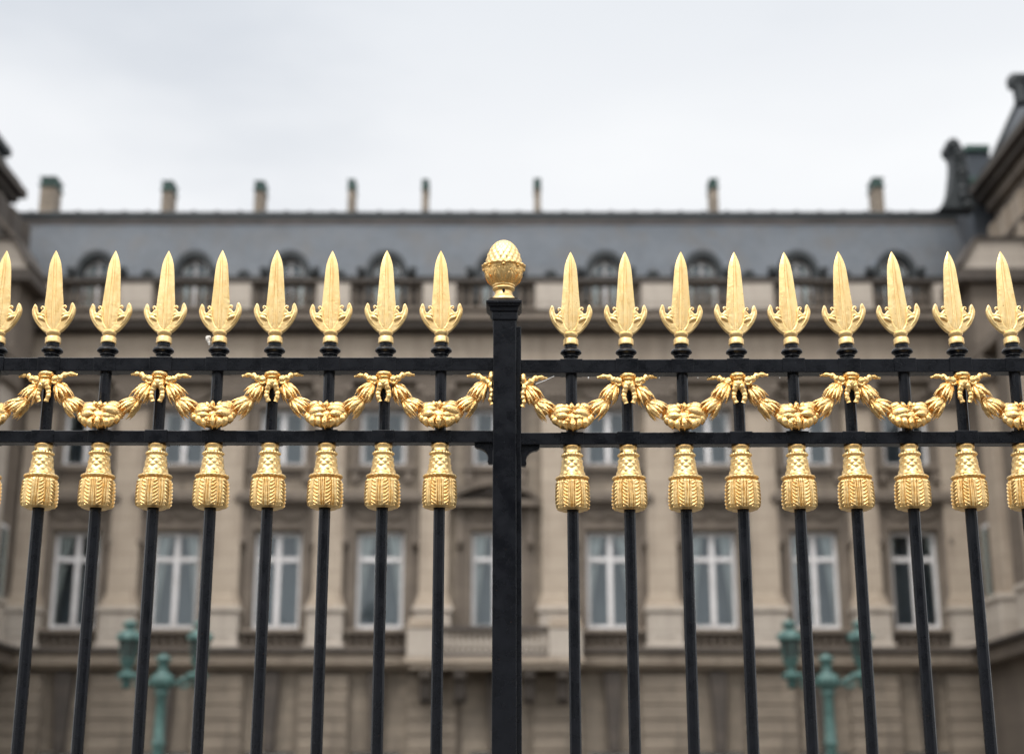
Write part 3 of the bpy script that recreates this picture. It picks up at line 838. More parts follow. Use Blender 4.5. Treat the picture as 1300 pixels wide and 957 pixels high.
# window surrounds and hoods
def make_surround(central=False):
    mb = MB(); a = WH+.03; wz0, wz1 = zs_main
    aw = .27
    for sg in (-1, 1):
        x0, x1 = sorted((sg*a, sg*(a+aw)))
        mb.box(x0, x1, -.14, .02, wz0-.02, wz1+.03)
        x0, x1 = sorted((sg*(a+aw+.003), sg*(a+aw+.24)))
        mb.box(x0, x1, -.07, .02, wz0-.02, wz1+.03)
    mb.box(-a-aw, a+aw, -.145, .02, wz1+.033, wz1+.26)
    # frieze with garland relief
    zf0, zf1 = wz1+.263, zb(640, -.25)
    mb.box(-a-aw-.12, a+aw+.12, -.10, .02, zf0, zf1)
    rnd = random.Random(4)
    for i in range(15):
        x = (-1+2*i/14)*(a+.05)
        z = zf0 + (zf1-zf0)*(.62 - .34*abs(math.sin(i/14*PI*2)))
        mb.sphere((x, -.12, z), (.10, .07, .11+.03*rnd.random()), 8, 6)
    for sg in (-1, 1):                             # scrolled consoles
        x0, x1 = sorted((sg*(a+aw-.02), sg*(a+aw+.22)))
        mb.box(x0, x1, -.26, .02, wz1-.35, zf1-.02)
        mb.sphere((sg*(a+aw+.10), -.22, wz1-.42), (.15,.16,.20), 10, 8)
    s = mb.build('window_surround', STONE_M, palace, bevel=.02, seg=1)
    mb = MB(); hwid = a+aw+.38
    z0 = zb(641, -.4)
    if not central:
        mb.box(-hwid+.1, hwid-.1, -.30, .02, z0, z0+.14)
        mb.box(-hwid, hwid, -.52, .02, z0+.143, z0+.36)
        mb.frustum((0,-.20), hwid-.02, .30, z0+.363, hwid-.25, .20, z0+.50)
        mb.build('window_hood', STONE_M, s, bevel=.02, seg=1)
    else:
        hw2 = 1.52; zt = zb(608, -.5)
        mb.box(-hw2, hw2, -.62, .02, z0-.05, z0+.16)
        n = 18; R0 = []; R1 = []
        rise = zt - (z0+.16)
        for i in range(n+1):
            t = -1+2*i/n
            R1.append((t*(hw2+.03), z0+.20 + rise*(1-t*t)**.8))
            R0.append((t*(hw2-.12), z0+.163 + (rise-.24)*(1-t*t)**.8))
        vs = []; fs = []
        for (x0, q0), (x1, q1) in zip(R0, R1):
            vs += [(x0,-.66,q0),(x1,-.70,q1),(x1,.02,q1),(x0,.02,q0)]
        for i in range(n):
            for j in range(4): fs.append((4*i+j, 4*i+(j+1) % 4, 4*i+4+(j+1) % 4, 4*i+4+j))
        fs += [(0,1,2,3), (4*n,4*n+3,4*n+2,4*n+1)]
        mb.add(vs, fs)
        mb.build('pediment', STONE_M, s)
        mb = MB(); mb.prism_xz([(-hw2+.12, z0+.161)] + R0[1:-1] + [(hw2-.12, z0+.161)], -.22, .02)
        mb.sphere((0,-.3,z0+.55), (.5,.16,.28), 14, 8, lambda d: .12*math.sin(9*d.x)*math.cos(8*d.z))
        mb.build('tympanum', STONE_D, s)
    return s
s0, s1 = make_surround(), make_surround(True)
first = True
for b in BX:
    if b == 0: s1.location = (0, 0, 0); continue
    o = s0 if first else dup(s0, palace); first = False
    o.location = (b, 0, 0)
# upper windows: moulded frame, sill on brackets, carved lintel
mb = MB(); a = WH+.02; z0, z1 = zs_up
for sg in (-1, 1):
    x0, x1 = sorted((sg*a, sg*(a+.24))); mb.box(x0, x1, -.10, .02, z0, z1)
mb.box(-a-.24, a+.24, -.105, .02, z1+.003, z1+.24)
mb.box(-a-.30, a+.30, -.24, .02, z0-.22, z0-.003)
for sg in (-1, 1):
    x0, x1 = sorted((sg*(a-.05), sg*(a+.22))); mb.box(x0, x1, -.18, .02, z0-.62, z0-.223)
mb.box(-a+.1, a-.1, -.06, .02, z0-.5, z0-.226)
rnd = random.Random(9)
for i in range(9): mb.sphere((-.8+i*.2, -.10, z1+.42+.12*math.cos(i*1.57)), (.14,.09,.13), 8, 6)
us0 = mb.build('window_surround', STONE_M, palace, bevel=.015, seg=1)
for i, b in enumerate(BX):
    o = us0 if i == 0 else dup(us0, palace); o.location = (b, 0, 0)

# giant pilasters on pedestals
PIL = [(BX[i]+BX[i+1])/2 for i in range(8)]
PIL[3] -= .12; PIL[4] += .12
PIL = [-HALF+.55] + PIL + [HALF-.55]
mb = MB(); pw = .50; ztop = zb(486, -.35); zbot = zb(772, -.35)
mb.box(-pw, pw, -.34, .02, zbot, ztop)
for k, (e, q0, q1) in enumerate(((.14,0,.20),(.09,.203,.34),(.05,.343,.44))):
    mb.box(-pw-e, pw+e, -.34-e, .02, zbot+q0+.001, zbot+q1)
pil0 = mb.build('pilaster', STONE_L, palace, bevel=.02, seg=1)
mb = MB(); zc = ztop
mb.frustum((0,-.17), pw, .19, zc-.95, pw+.16, .33, zc-.16)
mb.box(-pw-.2, pw+.2, -.50, .02, zc-.157, zc-.004)
for r_, zq in ((5, -.80), (5, -.5)):
    for i in range(r_):
        x = -pw+.1+i*(2*pw-.2)/(r_-1)
        mb.sphere((x, -.40-.12*(1+zq), zc+zq), (.10,.09,.17), 8, 6)
for sg in (-1, 1): mb.sphere((sg*(pw+.06), -.42, zc-.28), (.17,.15,.15), 10, 8)
mb.build('capital', STONE_M, pil0, smooth=40)
mb = MB(); zp0, zp1 = zb(822, -.75), zb(776, -.75)
mb.box(-.62, .62, -.70, .02, zp0, zp1); mb.box(-.70, .70, -.80, .02, zp1+.003, zb(769, -.75))
mb.box(-.70, .70, -.78, .02, zp0+.001, zp0+.16)
mb.box(-.36, .36, -.725, -.60, zp0+.35, zp1-.16)
mb.build('pedestal', STONE_P, pil0, bevel=.02, seg=1)
for i, x in enumerate(PIL):
    o = pil0 if i == 0 else dup(pil0, palace)
    o.location = (x, 0, 0)

# balustrades under the windows
def baluster(mb, x, y, z0, h, r):
    pr = [(.9,0),(.9,.10),(.45,.14),(.62,.22),(1.0,.38),(.85,.52),(.42,.74),(.5,.80),(.42,.84),(.9,.90),(.9,1.0)]
    mb.lathe([(q*r, z0+k*h) for q, k in pr], 8, c=(x,y,0))
def make_balustrade(L, z0, z1, n, mat, y, rh):
    mb = MB()
    for i in range(n): baluster(mb, -L+(i+.5)*2*L/n, y, z0, z1-z0, rh)
    mb.box(-L, L, y-.16, y+.16, z0-.14, z0-.002)
    o = mb.build('balustrade', mat, palace, smooth=40)
    mb = MB(); mb.box(-L, L, y-.20, y+.20, z1+.002, z1+.16)
    mb.build('coping', mat, o, bevel=.02, seg=1)
    return o
bz0, bz1 = zb(820, -.6), zb(804.5, -.6)
bal0 = make_balustrade(1.10, bz0, bz1, 8, STONE_M, -.42, .10)
first = True
for b in BX:
    if b == 0: continue
    o = bal0 if first else dup(bal0, palace); first = False
    o.location = (b, 0, 0)
# sills, string courses
mb = MB()
for b in BX: mb.box(b-1.15, b+1.15, -.30, .06, zb(803,-.3), zb(797.8,-.3))
part(mb, 'window_sill', STONE_L, bevel=.02, seg=1)
mb = MB(); W = HALF-.02
mb.box(-W, W, -.95, .02, zb(828,-.9), zb(822.3,-.9))
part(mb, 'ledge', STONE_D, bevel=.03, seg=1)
mb = MB()
mb.box(-W, W, -.72, .02, zb(843,-.7), zb(828.3,-.7))
mb.box(-W, W, -.50, .02, zb(848,-.5), zb(843.4,-.5)-.003)
part(mb, 'string_course', STONE_L, bevel=.03, seg=1)
# ground-floor piers (rusticated) and keystones
mb = MB(); z = .3
while z < zb(852,-.3)-.5:
    mb.box(-.85, .85, -.30, .02, z, z+.46); mb.box(-.82, .82, -.25, .02, z+.461, z+.499); z += .5
rp0 = part(mb, 'rusticated_pier', STONE, bevel=.03, seg=1)
for i, x in enumerate(PIL): (rp0 if i == 0 else dup(rp0, palace)).location = (x, 0, 0)
mb = MB()
mb.prism_xz([(-.16, zs_gr[1]-.05), (.16, zs_gr[1]-.05), (.30, zb(852,-.4)), (-.30, zb(852,-.4))], -.42, .02)
ks0 = part(mb, 'keystone', STONE_D, bevel=.04, seg=1)
for i, x in enumerate(BX): (ks0 if i == 0 else dup(ks0, palace)).location = (x, 0, 0)

# central balcony
zs0 = zb(842, -1.6); zs1 = zb(834.5, -1.6)
mb = MB(); mb.box(-3.0, 3.0, -1.75, -.96, zs0, zs1); mb.box(-2.85, 2.85, -1.6, -.96, zs0-.18, zs0-.003)
balc = part(mb, 'balcony', STONE_L, bevel=.03, seg=1)
zr0, zr1 = zb(829, -1.5), zb(801, -1.5)
mb = MB()
for i in range(19):
    x = -1.72 + i*3.44/18; baluster(mb, x, -1.5, zr0, zr1-zr0, .095)
mb.build('balcony_balustrade', STONE_P, balc, smooth=40)
mb = MB(); mb.box(-1.80, 1.80, -1.70, -1.3, zr1+.003, zr1+.17); mb.box(-1.80, 1.80, -1.68, -1.3, zs1+.003, zr0-.002)
mb.build('balcony_rail', STONE_D, balc, bevel=.02, seg=1)
for sg in (-1, 1):
    mb = MB(); x0, x1 = sorted((sg*1.81, sg*2.92))
    mb.box(x0, x1, -1.70, -.96, zs1+.003, zb(797,-1.6)); 
    mb.build('balcony_pedestal', STONE_P, balc, bevel=.02, seg=1)
    mb = MB(); mb.box(x0-.06, x1+.06, -1.76, -.96, zb(797,-1.6)+.003, zb(793,-1.6)); mb.box(x0+.04, x1-.04, -1.66, -.96, zb(793,-1.6)+.003, zb(783,-1.6))
    mb.build('pedestal_cap', STONE_L, balc, bevel=.04, seg=1)
for x in (-2.3, -1.15, 1.15, 2.3):
    mb = MB(); zz0 = zs0-.19
    mb.prism_yz([(-1.5, zz0), (-1.5, zz0-.25), (-1.15, zz0-.42), (-1.0, zz0-.9), (-.73, zz0-1.1), (-.73, zz0)], x-.2, x+.2)
    mb.build('balcony_bracket', STONE_D, balc, bevel=.04, seg=1)

# entablature
mb = MB(); L = HALF-.03
mb.box(-L, L, -.42, .02, zb(484,-.4), zb(474,-.4)); mb.box(-L, L, -.55, .02, zb(474,-.4)+.003, zb(470,-.4))
part(mb, 'architrave', STONE_M, bevel=.02, seg=1)
mb = MB(); mb.box(-L, L, -.36, .02, zb(470,-.4)+.003, zb(424,-.5))
part(mb, 'frieze', STONE_L)
mb = MB(); zc0 = zb(424,-.5)+.003
zc1, zc2, zc3 = zb(417,-.9), zb(407,-1.1), zb(401,-1.2)
mb.box(-L, L, -.55, .02, zc0, zc1-.003)
x = -L+.25
while x < L:
    mb.box(x-.12, x+.12, -.86, -.551, zc0+.05, zc1-.004); x += .46
mb.box(-L, L, -1.08, .02, zc1, zc2)
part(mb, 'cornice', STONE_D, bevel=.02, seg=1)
mb = MB(); mb.box(-L, L, -1.25, .3, zc2+.003, zc3); mb.box(-L, L, -1.12, .3, zc3+.003, zb(396.5,-1.2))
part(mb, 'cornice_shelf', STONE_M, bevel=.03, seg=1)

# attic balustrade with pedestals
ROFF = .75                                        # dormer and roof foot set back this far
DX = [-16.56*.9, -11.23, -7.64, -4.03]            # dormers sit close to the window axes
DX = [-14.75, -11.15, -7.62, -4.04, 0, 4.04, 7.62, 11.15, 14.75]
yA = -.85
za0, za1 = zb(395,yA), zb(361.5,yA)
pedx = [(DX[i]+DX[i+1])/2 for i in range(8)]
pedx = [-16.35] + pedx + [16.35]
mb = MB(); mb.box(-.60, .60, yA-.22, yA+.22, za0, za1); mb.box(-.5, .5, yA-.245, yA, za0+.2, za1-.16)
pd0 = mb.build('parapet_pedestal', STONE_P, palace, bevel=.02, seg=1)
for i, x in enumerate(pedx):
    o = pd0 if i == 0 else dup(pd0, palace); o.location = (x, 0, 0)
for i in range(9):
    L2 = (pedx[i+1]-pedx[i])/2 - .602
    mb = MB(); n = 8
    for j in range(n): baluster(mb, -L2+(j+.5)*2*L2/n, yA, za0+.12, za1-za0-.12, .11)
    mb.box(-L2, L2, yA-.17, yA+.17, za0, za0+.118)
    o = mb.build('balustrade', STONE_M, palace, smooth=40); o.location = ((pedx[i]+pedx[i+1])/2, 0, 0)
mb = MB(); mb.box(-16.9, 16.9, yA-.28, yA+.28, za1+.003, zb(356.5,yA))
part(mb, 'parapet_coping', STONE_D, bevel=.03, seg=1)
mb = MB(); mb.add([(-16.9,-.5,zc3-.3),(16.9,-.5,zc3-.3),(16.9,ROFF,zc3-.3),(-16.9,ROFF,zc3-.3)], [(0,1,2,3)])
mb.box(-17, 17, ROFF, ROFF+.3, zc3-.4, Z(350,YB+ROFF))
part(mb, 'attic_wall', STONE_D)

# mansard roof
yr0, yr1 = ROFF+.05, ROFF+2.6
zr_0, zr_1 = Z(388,YB+yr0), Z(284,YB+yr1)
mb = MB(); RW = 19.4
mb.add([(-RW,yr0,zr_0),(RW,yr0,zr_0),(RW,yr1,zr_1),(-RW,yr1,zr_1)], [(0,1,2,3)])
mb.add([(-RW,yr1,zr_1+.5),(RW,yr1,zr_1+.5),(RW,yr1+10,zr_1+1.0),(-RW,yr1+10,zr_1+1.0)], [(0,1,2,3)])
roof = part(mb, 'roof', SLATE)
mb = MB(); mb.box(-RW, RW, yr1-.06, yr1+.4, zr_1-.02, Z(275.8,YB+yr1))
mb.build('roof_band', BAND, roof)
mb = MB(); zt = Z(275.5,YB+yr1)
mb.tube([(-RW,yr1+.02,zt+.10),(RW,yr1+.02,zt+.10)], .13, 12)
mb.box(-RW, RW, yr1-.10, yr1+.6, zt-.14, zt+.02)
x = -RW
while x < RW:
    mb.sphere((x, yr1+.05, zt+.18), (.12,.14,.12), 8, 6); x += .92
mb.build('ridge_cap', LEAD, roof, smooth=40)
# eaves gutter at the foot of the slates, dark
mb = MB(); ze = Z(356,YB+ROFF-.2)
mb.box(-17, 17, ROFF-.4, ROFF+.4, ze, Z(351.5,YB+ROFF-.2))
mb.build('gutter', LEAD, roof, bevel=.03, seg=1)

# arched dormers
def make_dormer():
    hwid, hgt = .77, Z(326,YB+ROFF)-Z(354,YB+ROFF)
    zsill = Z(392,YB+ROFF); zspr = Z(354,YB+ROFF)
    y0, y1 = ROFF-.75, ROFF+2.2
    n = 20
    outer = [(math.cos(PI*i/n)*hwid, zspr+math.sin(PI*i/n)*hgt) for i in range(n+1)]
    inner = [(math.cos(PI*i/n)*(hwid-.22), zspr+math.sin(PI*i/n)*(hgt-.25)) for i in range(n+1)]
    mb = MB(); vs = []; fs = []
    for (ox, oz), (ix, iz) in zip(outer, inner):
        vs += [(ox,y0,oz),(ox,y1,oz),(ix,y1,iz),(ix,y0,iz)]
    for i in range(n):
        for j in range(4): fs.append((4*i+j, 4*i+(j+1) % 4, 4*i+4+(j+1) % 4, 4*i+4+j))
    mb.add(vs, fs)
    for sg in (-1, 1):
        x0, x1 = sorted((sg*(hwid-.215), sg*(hwid+.03))); mb.box(x0, x1, y0+.003, y1, zsill, zspr-.002)
        x0, x1 = sorted((sg*(hwid-.1), sg*(hwid+.30))); mb.box(x0, x1, y0-.06, y0+.5, zspr-.04, zspr+.10)
        mb.sphere((sg*(hwid+.20), y0+.1, zspr+.14), (.16,.2,.12), 10, 6)
    d = mb.build('dormer', LEAD, palace, smooth=40)
    # casement
    mb = MB(); yy = y0+.42; iw = hwid-.23
    mb.box(-.055, .055, yy-.02, yy+.06, zsill, zspr+hgt-.27)
    for sg in (-1, 1):
        x0, x1 = sorted((sg*(iw-.08), sg*iw)); mb.box(x0, x1, yy, yy+.06, zsill, zspr)
    mb.box(-iw, iw, yy+.003, yy+.055, zspr-.05, zspr+.05)
    arc = [(math.cos(PI*i/16)*(iw-.05), yy+.03, zspr+math.sin(PI*i/16)*(hgt-.31)) for i in range(17)]
    mb.tube(arc, .045, 6)
    mb.build('casement', FRAME, d)
    mb = MB(); q = [(x*.99, z) for x, z in inner]
    mb.add([(x, yy+.03, z) for x, z in q] + [(-iw, yy+.03, zsill), (iw, yy+.03, zsill)], [tuple(range(len(q)+2))])
    mb.build('pane', GLASS, d)
    mb = MB(); mb.add([(-iw,yy+.9,zsill),(iw,yy+.9,zsill),(iw,yy+.9,zspr+hgt),(-iw,yy+.9,zspr+hgt)], [(0,1,2,3)])
    mb.build('dormer_interior', ROOM, d)
    for sg in (-1, 1):
        mb = MB(); vs = []; fs = []
        for k in range(9):
            for j in range(9):
                a, tt = j/8, k/8
                vs.append((sg*(iw-.05-a*iw*.42), yy+.16+.03*math.sin(a*14), zsill+(zspr+hgt*.5-zsill)*tt))
        for k in range(8):
            for j in range(8): fs.append((k*9+j, k*9+j+1, k*9+j+10, k*9+j+9))
        mb.add(vs, fs); mb.build('curtain', CURTAIN, d, smooth=60)
    return d
d0 = make_dormer()
for i, x in enumerate(DX):
    o = d0 if i == 0 else dup(d0, palace); o.location = (x, 0, 0)
# scrolled lead feet between the dormers
mb = MB(); mb.sphere((0,ROFF-.25,Z(351,YB+ROFF)), (.24,.2,.18), 10, 6); mb.sphere((0,ROFF-.25,Z(347,YB+ROFF)), (.10,.1,.12), 8, 6)
f0 = mb.build('eaves_knob', LEAD, palace, smooth=50)
for i, x in enumerate(pedx[1:9]):
    o = f0 if i == 0 else dup(f0, palace); o.location = (x, 0, 0)

# chimneys
CH = [(65.5,26,228,1.5), (215.5,18,233,5.5), (331.5,16.5,233,5.5), (447.5,12,231,6.5), (540.5,11,231,7.5), (682,11.5,230,7.5), (904.5,14,230,6.5), (1111.5,18,229,5.0)]
for px, wpx, pyt, back in CH:
    Y = YB + yr1 + back
    c = P(px, pyt+8, Y); wd = wpx*Y/FPX*.92
    zt, zl = Z(pyt+14, Y), zr_1+.3
    mb = MB(); mb.box(-wd/2*.86, wd/2*.86, -.45, .45, 0, zt-zl)
    ch = mb.build('chimney', STONE, palace, bevel=.02, seg=1); ch.location = (c.x-XC, Y-YB, zl)
    mb = MB(); h = zt-zl; q = (Z(pyt, Y)-zt)
    mb.box(-wd/2*1.02, wd/2*1.02, -.54, .54, h+.003, h+q*.22)
    mb.box(-wd/2*.86, wd/2*.86, -.44, .44, h+q*.223, h+q*.72)
    mb.box(-wd/2*1.0, wd/2*1.0, -.52, .52, h+q*.723, h+q*.86)
    mb.frustum((0,0), wd/2*.9, .44, h+q*.863, wd/2*.55, .25, h+q)
    mb.build('chimney_cap', COPPER, ch, bevel=.02, seg=1)

# side pavilions standing forward at both ends
XW, XU = 16.80, 18.65                            # lower wall and upper storey, from the centre line
def pavilion(sg):
    def bxs(mb, x0, x1, *r):
        a, b = sorted((sg*x0, sg*x1)); mb.box(a, b, *r)
    zc = 24.1
    yF = -13.0
    # lower storeys: return wall with a window bay and pilasters
    mb = MB(); bxs(mb, XW, 30, yF, 0.0, 0, zb(470,-.4)); part(mb, 'pavilion_wall', STONE_M)  # darker stone than the main wall, standing in for shade at the ends
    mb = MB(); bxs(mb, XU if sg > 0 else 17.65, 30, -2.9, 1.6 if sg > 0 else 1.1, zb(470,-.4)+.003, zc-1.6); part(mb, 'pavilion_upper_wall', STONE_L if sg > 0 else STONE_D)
    xu = XU if sg > 0 else 17.65
    mb = MB(); zlo = zb(470,-.4); zhi = zc-1.6
    for q0, q1, e in ((.62,.66,.16), (.80,.84,.12), (.40,.43,.14)):
        bxs(mb, xu-e, 30, -2.9-e, 1.0, zlo+(zhi-zlo)*q0, zlo+(zhi-zlo)*q1)
    part(mb, 'string_course', STONE_M, bevel=.03, seg=1)
    for y in (-2.45, -.95, .55):
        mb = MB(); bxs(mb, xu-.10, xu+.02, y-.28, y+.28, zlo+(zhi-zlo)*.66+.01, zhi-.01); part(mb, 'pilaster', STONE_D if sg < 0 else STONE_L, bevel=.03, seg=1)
    # pilasters of the return wall
    for y in (-3.1, -6.4, -10.0):
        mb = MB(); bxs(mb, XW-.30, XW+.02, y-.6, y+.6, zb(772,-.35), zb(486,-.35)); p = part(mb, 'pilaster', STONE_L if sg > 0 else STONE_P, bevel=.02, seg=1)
        mb = MB(); bxs(mb, XW-.50, XW+.02, y-.8, y+.8, zb(486,-.35)-.9, zb(486,-.35)-.003-.0); mb.build('capital', STONE_M, p, bevel=.1, seg=2)
        mb = MB(); bxs(mb, XW-.60, XW+.02, y-.85, y+.85, zp0, zp1); bxs(mb, XW-.68, XW+.02, y-.93, y+.93, zp1+.003, zp1+.2); mb.build('pedestal', STONE_P, p, bevel=.03, seg=1)
    # tall return window (seen edge-on)
    mb = MB(); bxs(mb, XW-.06, XW+.02, -1.9, -1.0, zs_main[0], zs_main[1]); part(mb, 'window', FRAME, bevel=.02, seg=1)
    mb = MB(); bxs(mb, XW-.09, XW-.063, -1.78, -1.12, zs_main[0]+.15, zs_main[1]-.15)
    part(mb, 'pane', GLASS)
    # mouldings running along the return wall
    mb = MB(); bxs(mb, XW-.85, XW+.02, yF, -.96, zb(828,-.9), zb(822.3,-.9))
    part(mb, 'ledge', STONE_D, bevel=.03, seg=1)
    mb = MB(); bxs(mb, XW-.62, XW+.02, yF, -.96, zb(846,-.7), zb(828.3,-.7))
    part(mb, 'string_course', STONE_M, bevel=.03, seg=1)
    mb = MB(); bxs(mb, XW-.45, 30, yF, -.56, zb(484,-.4), zb(470,-.4)-.004)
    part(mb, 'architrave', STONE_M, bevel=.03, seg=1)
    mb = MB(); bxs(mb, XW-.30, 30, -2.95, -.9, zb(470,-.4)+.003, Z(345, YB-3.0)-.423)
    part(mb, 'frieze', STONE_M)
    # blocking course of the corner, with a ramped end
    zq0, zq1 = Z(345, YB-3.0), Z(305, YB-3.0)
    xl = X(1222, 340, YB-3.0)-XC
    mb = MB()
    pts = [(xl, zq0), (xl+.05, zq0+.28), (xl+.28, zq0+.75), (xl+.55, zq1), (xl+6, zq1), (xl+6, zq0)]
    mb.prism_xz([(sg*a, b) for a, b in pts], -3.0, -.9)
    part(mb, 'parapet_block', STONE_P)
    mb = MB()
    pts = [(xl-.10, zq0+.30), (xl+.20, zq0+.80), (xl+.46, zq1+.10), (xl+6, zq1+.10), (xl+6, zq1+.003), (xl+.552, zq1+.003), (xl+.282, zq0+.753), (xl+.052, zq0+.285)]
    mb.prism_xz([(sg*a, b) for a, b in pts], -3.15, -.85)
    bxs(mb, xl-.25, xl+6, -3.4, -.88, zq0-.42, zq0-.003)
    part(mb, 'parapet_coping', STONE_D)
    # main cornice of the upper storey
    x0 = 17.95 if sg < 0 else 18.0
    mb = MB(); bxs(mb, x0, 30, yF-1, 1.2, zc-.35, zc); bxs(mb, x0+.25, 30, yF-.8, 1.0, zc-.62, zc-.353)
    part(mb, 'cornice', STONE_D, bevel=.03, seg=1)
    mb = MB(); bxs(mb, x0+.55, 30, yF-.5, .8, zc-1.05, zc-.623); bxs(mb, x0+.8, 30, yF-.3, .7, zc-1.597, zc-1.053)
    part(mb, 'cornice_bed', STONE_M, bevel=.03, seg=1)
    # steep slate roof
    mb = MB(); a = x0+.45
    vs = [(sg*a,.8,zc+.02),(sg*30,.8,zc+.02),(sg*30,yF-.6,zc+.02),(sg*a,yF-.6,zc+.02),
          (sg*(a+3.0),-1.9,zc+6.6),(sg*30,-1.9,zc+6.6),(sg*30,yF+3,zc+6.6),(sg*(a+3.0),yF+3,zc+6.6)]
    mb.add(vs, [(0,1,2,3),(4,5,6,7),(0,1,5,4),(1,2,6,5),(2,3,7,6),(3,0,4,7)])
    r = part(mb, 'pavilion_roof', SLATE)
    mb = MB(); mb.tube([(sg*a,.8,zc+.05),(sg*(a+3.0),-1.9,zc+6.63)], .14, 8); mb.build('hip_roll', LEAD, r, smooth=40)
    mb = MB(); bxs(mb, a-.25, 30, yF-.7, .9, zc+.003, zc+.30); mb.build('gutter', LEAD, r, bevel=.05, seg=1)
    if sg < 0:                                    # a lower lead flat stands on the left cornice
        mb = MB(); bxs(mb, x0+.65, 30, -2.0, .2, zc+.302, zc+1.0); bxs(mb, x0+.45, 30, -2.2, .4, zc+1.003, zc+1.35)
        mb.build('roof_parapet', LEAD, r, bevel=.05, seg=1)
    return r
rr, rl = pavilion(1), pavilion(-1)

# roof ornaments by the right pavilion: scrolled lead volute, copper dormer box, finial
def L_(px, py, Y): p = P(px, py, Y); return Vector((p.x-XC, p.y-YB, p.z))
YO = YB-.2
mb = MB()
sil = [(1190,268),(1198,258),(1203,246),(1205.5,228),(1207,210),(1205,199),(1200.5,195),(1198.5,188),(1202,182),(1209,180.5),(1215,186),(1220,197),(1224,211),(1227,228),(1227,248),(1236,268)]
sil = [q[:2] for q in spline(sil, 3)]
mb.prism_xz([(L_(x, y, YO).x, L_(x, y, YO).z) for x, y in sil], YO-YB-.35, YO-YB+.45)
path = [L_(*q, YO-.38) for q in spline([(1203,187),(1210,186),(1216,197),(1220,212),(1223,228),(1223,248),(1230,264)], 6)]
n = len(path); mb.tube(path, [.15+.05*math.sin(i*1.9)+.03*math.sin(i*.7) for i in range(n)], 9)
part(mb, 'roof_ornament', LEAD, smooth=50)
mb = MB(); a, b = L_(1228,214,YB+1.4), L_(1254,197,YB+1.4)
mb.box(a.x, b.x, 1.2, 3.5, a.z-3.0, b.z)
o = part(mb, 'roof_lantern', SLATE)
mb = MB(); mb.box(a.x-.12, b.x, 1.05, 3.6, b.z+.003, b.z+.30); mb.box(a.x-.06, b.x, 1.10, 3.55, a.z-.75, a.z-.45)
mb.build('roof_lantern_cap', COPPER, o, bevel=.05, seg=1)
mb = MB(); YQ = YB-3.5
path = [L_(*q, YQ) for q in spline([(1299,132),(1296,118),(1293,108),(1289,101),(1285.5,104),(1287,112)], 4)]
n = len(path); mb.tube(path, [.30-.10*i/n for i in range(n)], 9)
a, b = L_(1288,106,YQ), L_(1330,98,YQ); mb.box(a.x, b.x, YQ-YB-.3, YQ-YB+.3, a.z, b.z)
mb.build('roof_finial', LEAD, rr, smooth=45)

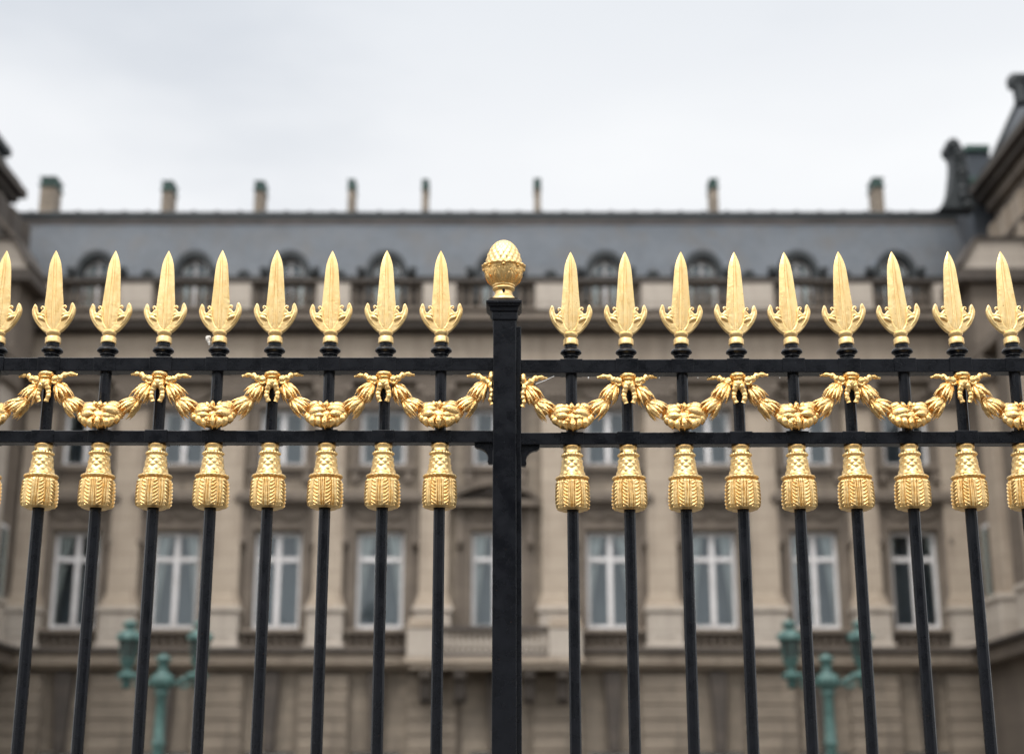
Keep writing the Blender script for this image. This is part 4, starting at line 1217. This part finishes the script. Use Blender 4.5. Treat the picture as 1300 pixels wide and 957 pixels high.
# ================================================================== LAMPS
def make_lamp():
    YL = 28.0
    root = empty('street_lamp')
    k = YL/FPX
    z = lambda py: Z(py, YL)
    mb = MB()
    pr = [(.42,0),(.42,.25),(.34,.30),(.30,.9),(.36,.95),(.22,1.1),(.12,1.5),(.10,2.6),(.13,2.65),(.10,2.72),(.085,z(884)),(.13,z(880)),(.10,z(876)),(.20,z(870)),(.235,z(864)),(.20,z(858)),(.10,z(853)),(.085,z(848)),(.12,z(846)),(.075,z(843)),(.12,z(840)),(.15,z(836.5)),(.11,z(833)),(.04,z(830.5)),(.01,z(829))]
    mb.lathe(pr, 20)
    mb.build('pole', PATINA, root, smooth=50)
    for sg in (-1, 1):
        xl = sg*.655
        mb = MB(); q = lambda x, py: (sg*x*k, 0, z(py))
        path = spline([q(9,868), q(18,866.5), q(26,862), q(33,857), q(40,855.5), q(44.5,858.5)], 5); n = len(path)
        mb.tube(path, [.045+.010*math.sin(i*.9) for i in range(n)], 9)
        path = spline([q(20,866), q(24,871), q(31,871), q(33,866), q(29,863)], 5)
        mb.tube(path, .030, 7)
        mb.build('arm', PATINA, root, smooth=50)
        mb = MB()
        st = [(.04,z(874)),(.10,z(868)),(.06,z(864)),(.17,z(861)),(.185,z(857)),(.12,z(853.5)),(.07,z(851)),(.07,z(847)),(.12,z(845)),(.135,z(839)),(.17,z(837)),(.17,z(835.8))]
        mb.lathe([(r, q_) for r, q_ in st], 18)
        mb.build
        ln = mb.build('lantern', PATINA, root, smooth=45); ln.location = (xl, 0, 0)
        mb = MB()
        mb.lathe([(.125,z(835.6)),(.185,z(813.5))], 8, cap=False)
        mb.build('lantern_glass', LGLASS, ln)
        mb = MB()
        for j in range(6):
            a = 2*PI*(j+.5)/6
            mb.tube([(.135*math.cos(a),.135*math.sin(a),z(835.8)), (.195*math.cos(a),.195*math.sin(a),z(813))], .010, 6)
        mb.build('lantern_rib', PATINA, ln)
        mb = MB()
        cp = [(.19,z(813.2)),(.235,z(812)),(.24,z(809.5)),(.205,z(807.5)),(.185,z(803)),(.13,z(800)),(.075,z(798.6)),(.075,z(797)),(.125,z(795)),(.135,z(792)),(.10,z(789.5)),(.05,z(788)),(.02,z(786))]
        mb.lathe(cp, 18, rf=lambda a, kk, zz_: .010*math.cos(9*a) if .6 < kk < .9 else 0)
        for j in range(6):
            a = 2*PI*j/6; mb.sphere((.215*math.cos(a), .215*math.sin(a), z(807)), .035, 7, 5)
        mb.build('lantern_cap', PATINA, ln, smooth=50)
    return root
t = NT('lantern_glass')
t.base((0.035,0.045,0.042), 0.12); LGLASS = t.m
l0 = make_lamp()
p = P(207.5, 840, 28.0); l0.location = (p.x, 28.0, 0)
tag(l0, 'verdigris twin-lantern lamp in front of the second and third windows from the left', 'street lamp', 'verdigris lamps in the forecourt')
l1 = dup(l0); p = P(1049, 840, 28.0); l1.location = (p.x, 28.0, 0)
tag(l1, 'verdigris twin-lantern lamp in front of the second window from the right', 'street lamp', 'verdigris lamps in the forecourt')

# ================================================================== park trees across the road, mirrored in the window panes
mb = MB(); rnd = random.Random(21)
x = -70
while x < 70:
    H = rnd.uniform(12.5, 17.5); y = -26 + rnd.uniform(-4, 4); R = rnd.uniform(3.2, 4.8)
    mb.tube([(x,y,0),(x+.1,y,H*.3),(x-.1,y+.1,H*.7)], [.35,.28,.12], 8)
    for i in range(650):
        d = Vector((rnd.gauss(0,1), rnd.gauss(0,1), rnd.gauss(0,1))).normalized()*(rnd.random()**.4)
        lump = 1+.22*math.sin(3*d.x*4+x)*math.cos(d.z*5+y)
        c = Vector((x+d.x*R*lump, y+d.y*R*lump, H*.60+d.z*H*.40*lump))
        u = Vector((rnd.gauss(0,1), rnd.gauss(0,1), rnd.gauss(0,1))).normalized(); v = u.orthogonal().normalized(); q = rnd.uniform(.35,.75)
        mb.add([c-u*q-v*q*.5, c+u*q*.2-v*q*.6, c+u*q+v*q*.3, c-u*q*.3+v*q*.7], [(0,1,2,3)])
    x += rnd.uniform(4.5, 8.5)
t = NT('park_foliage'); v = t.coord()
t.base(t.mix(t.ramp(t.noise(v, .7, 4), [(0.3,0.0),(0.7,1.0)]), (0.025,0.045,0.018), (0.06,0.09,0.035)), 0.8)
tag(mb.build('park_wood', t.m), kind='stuff')
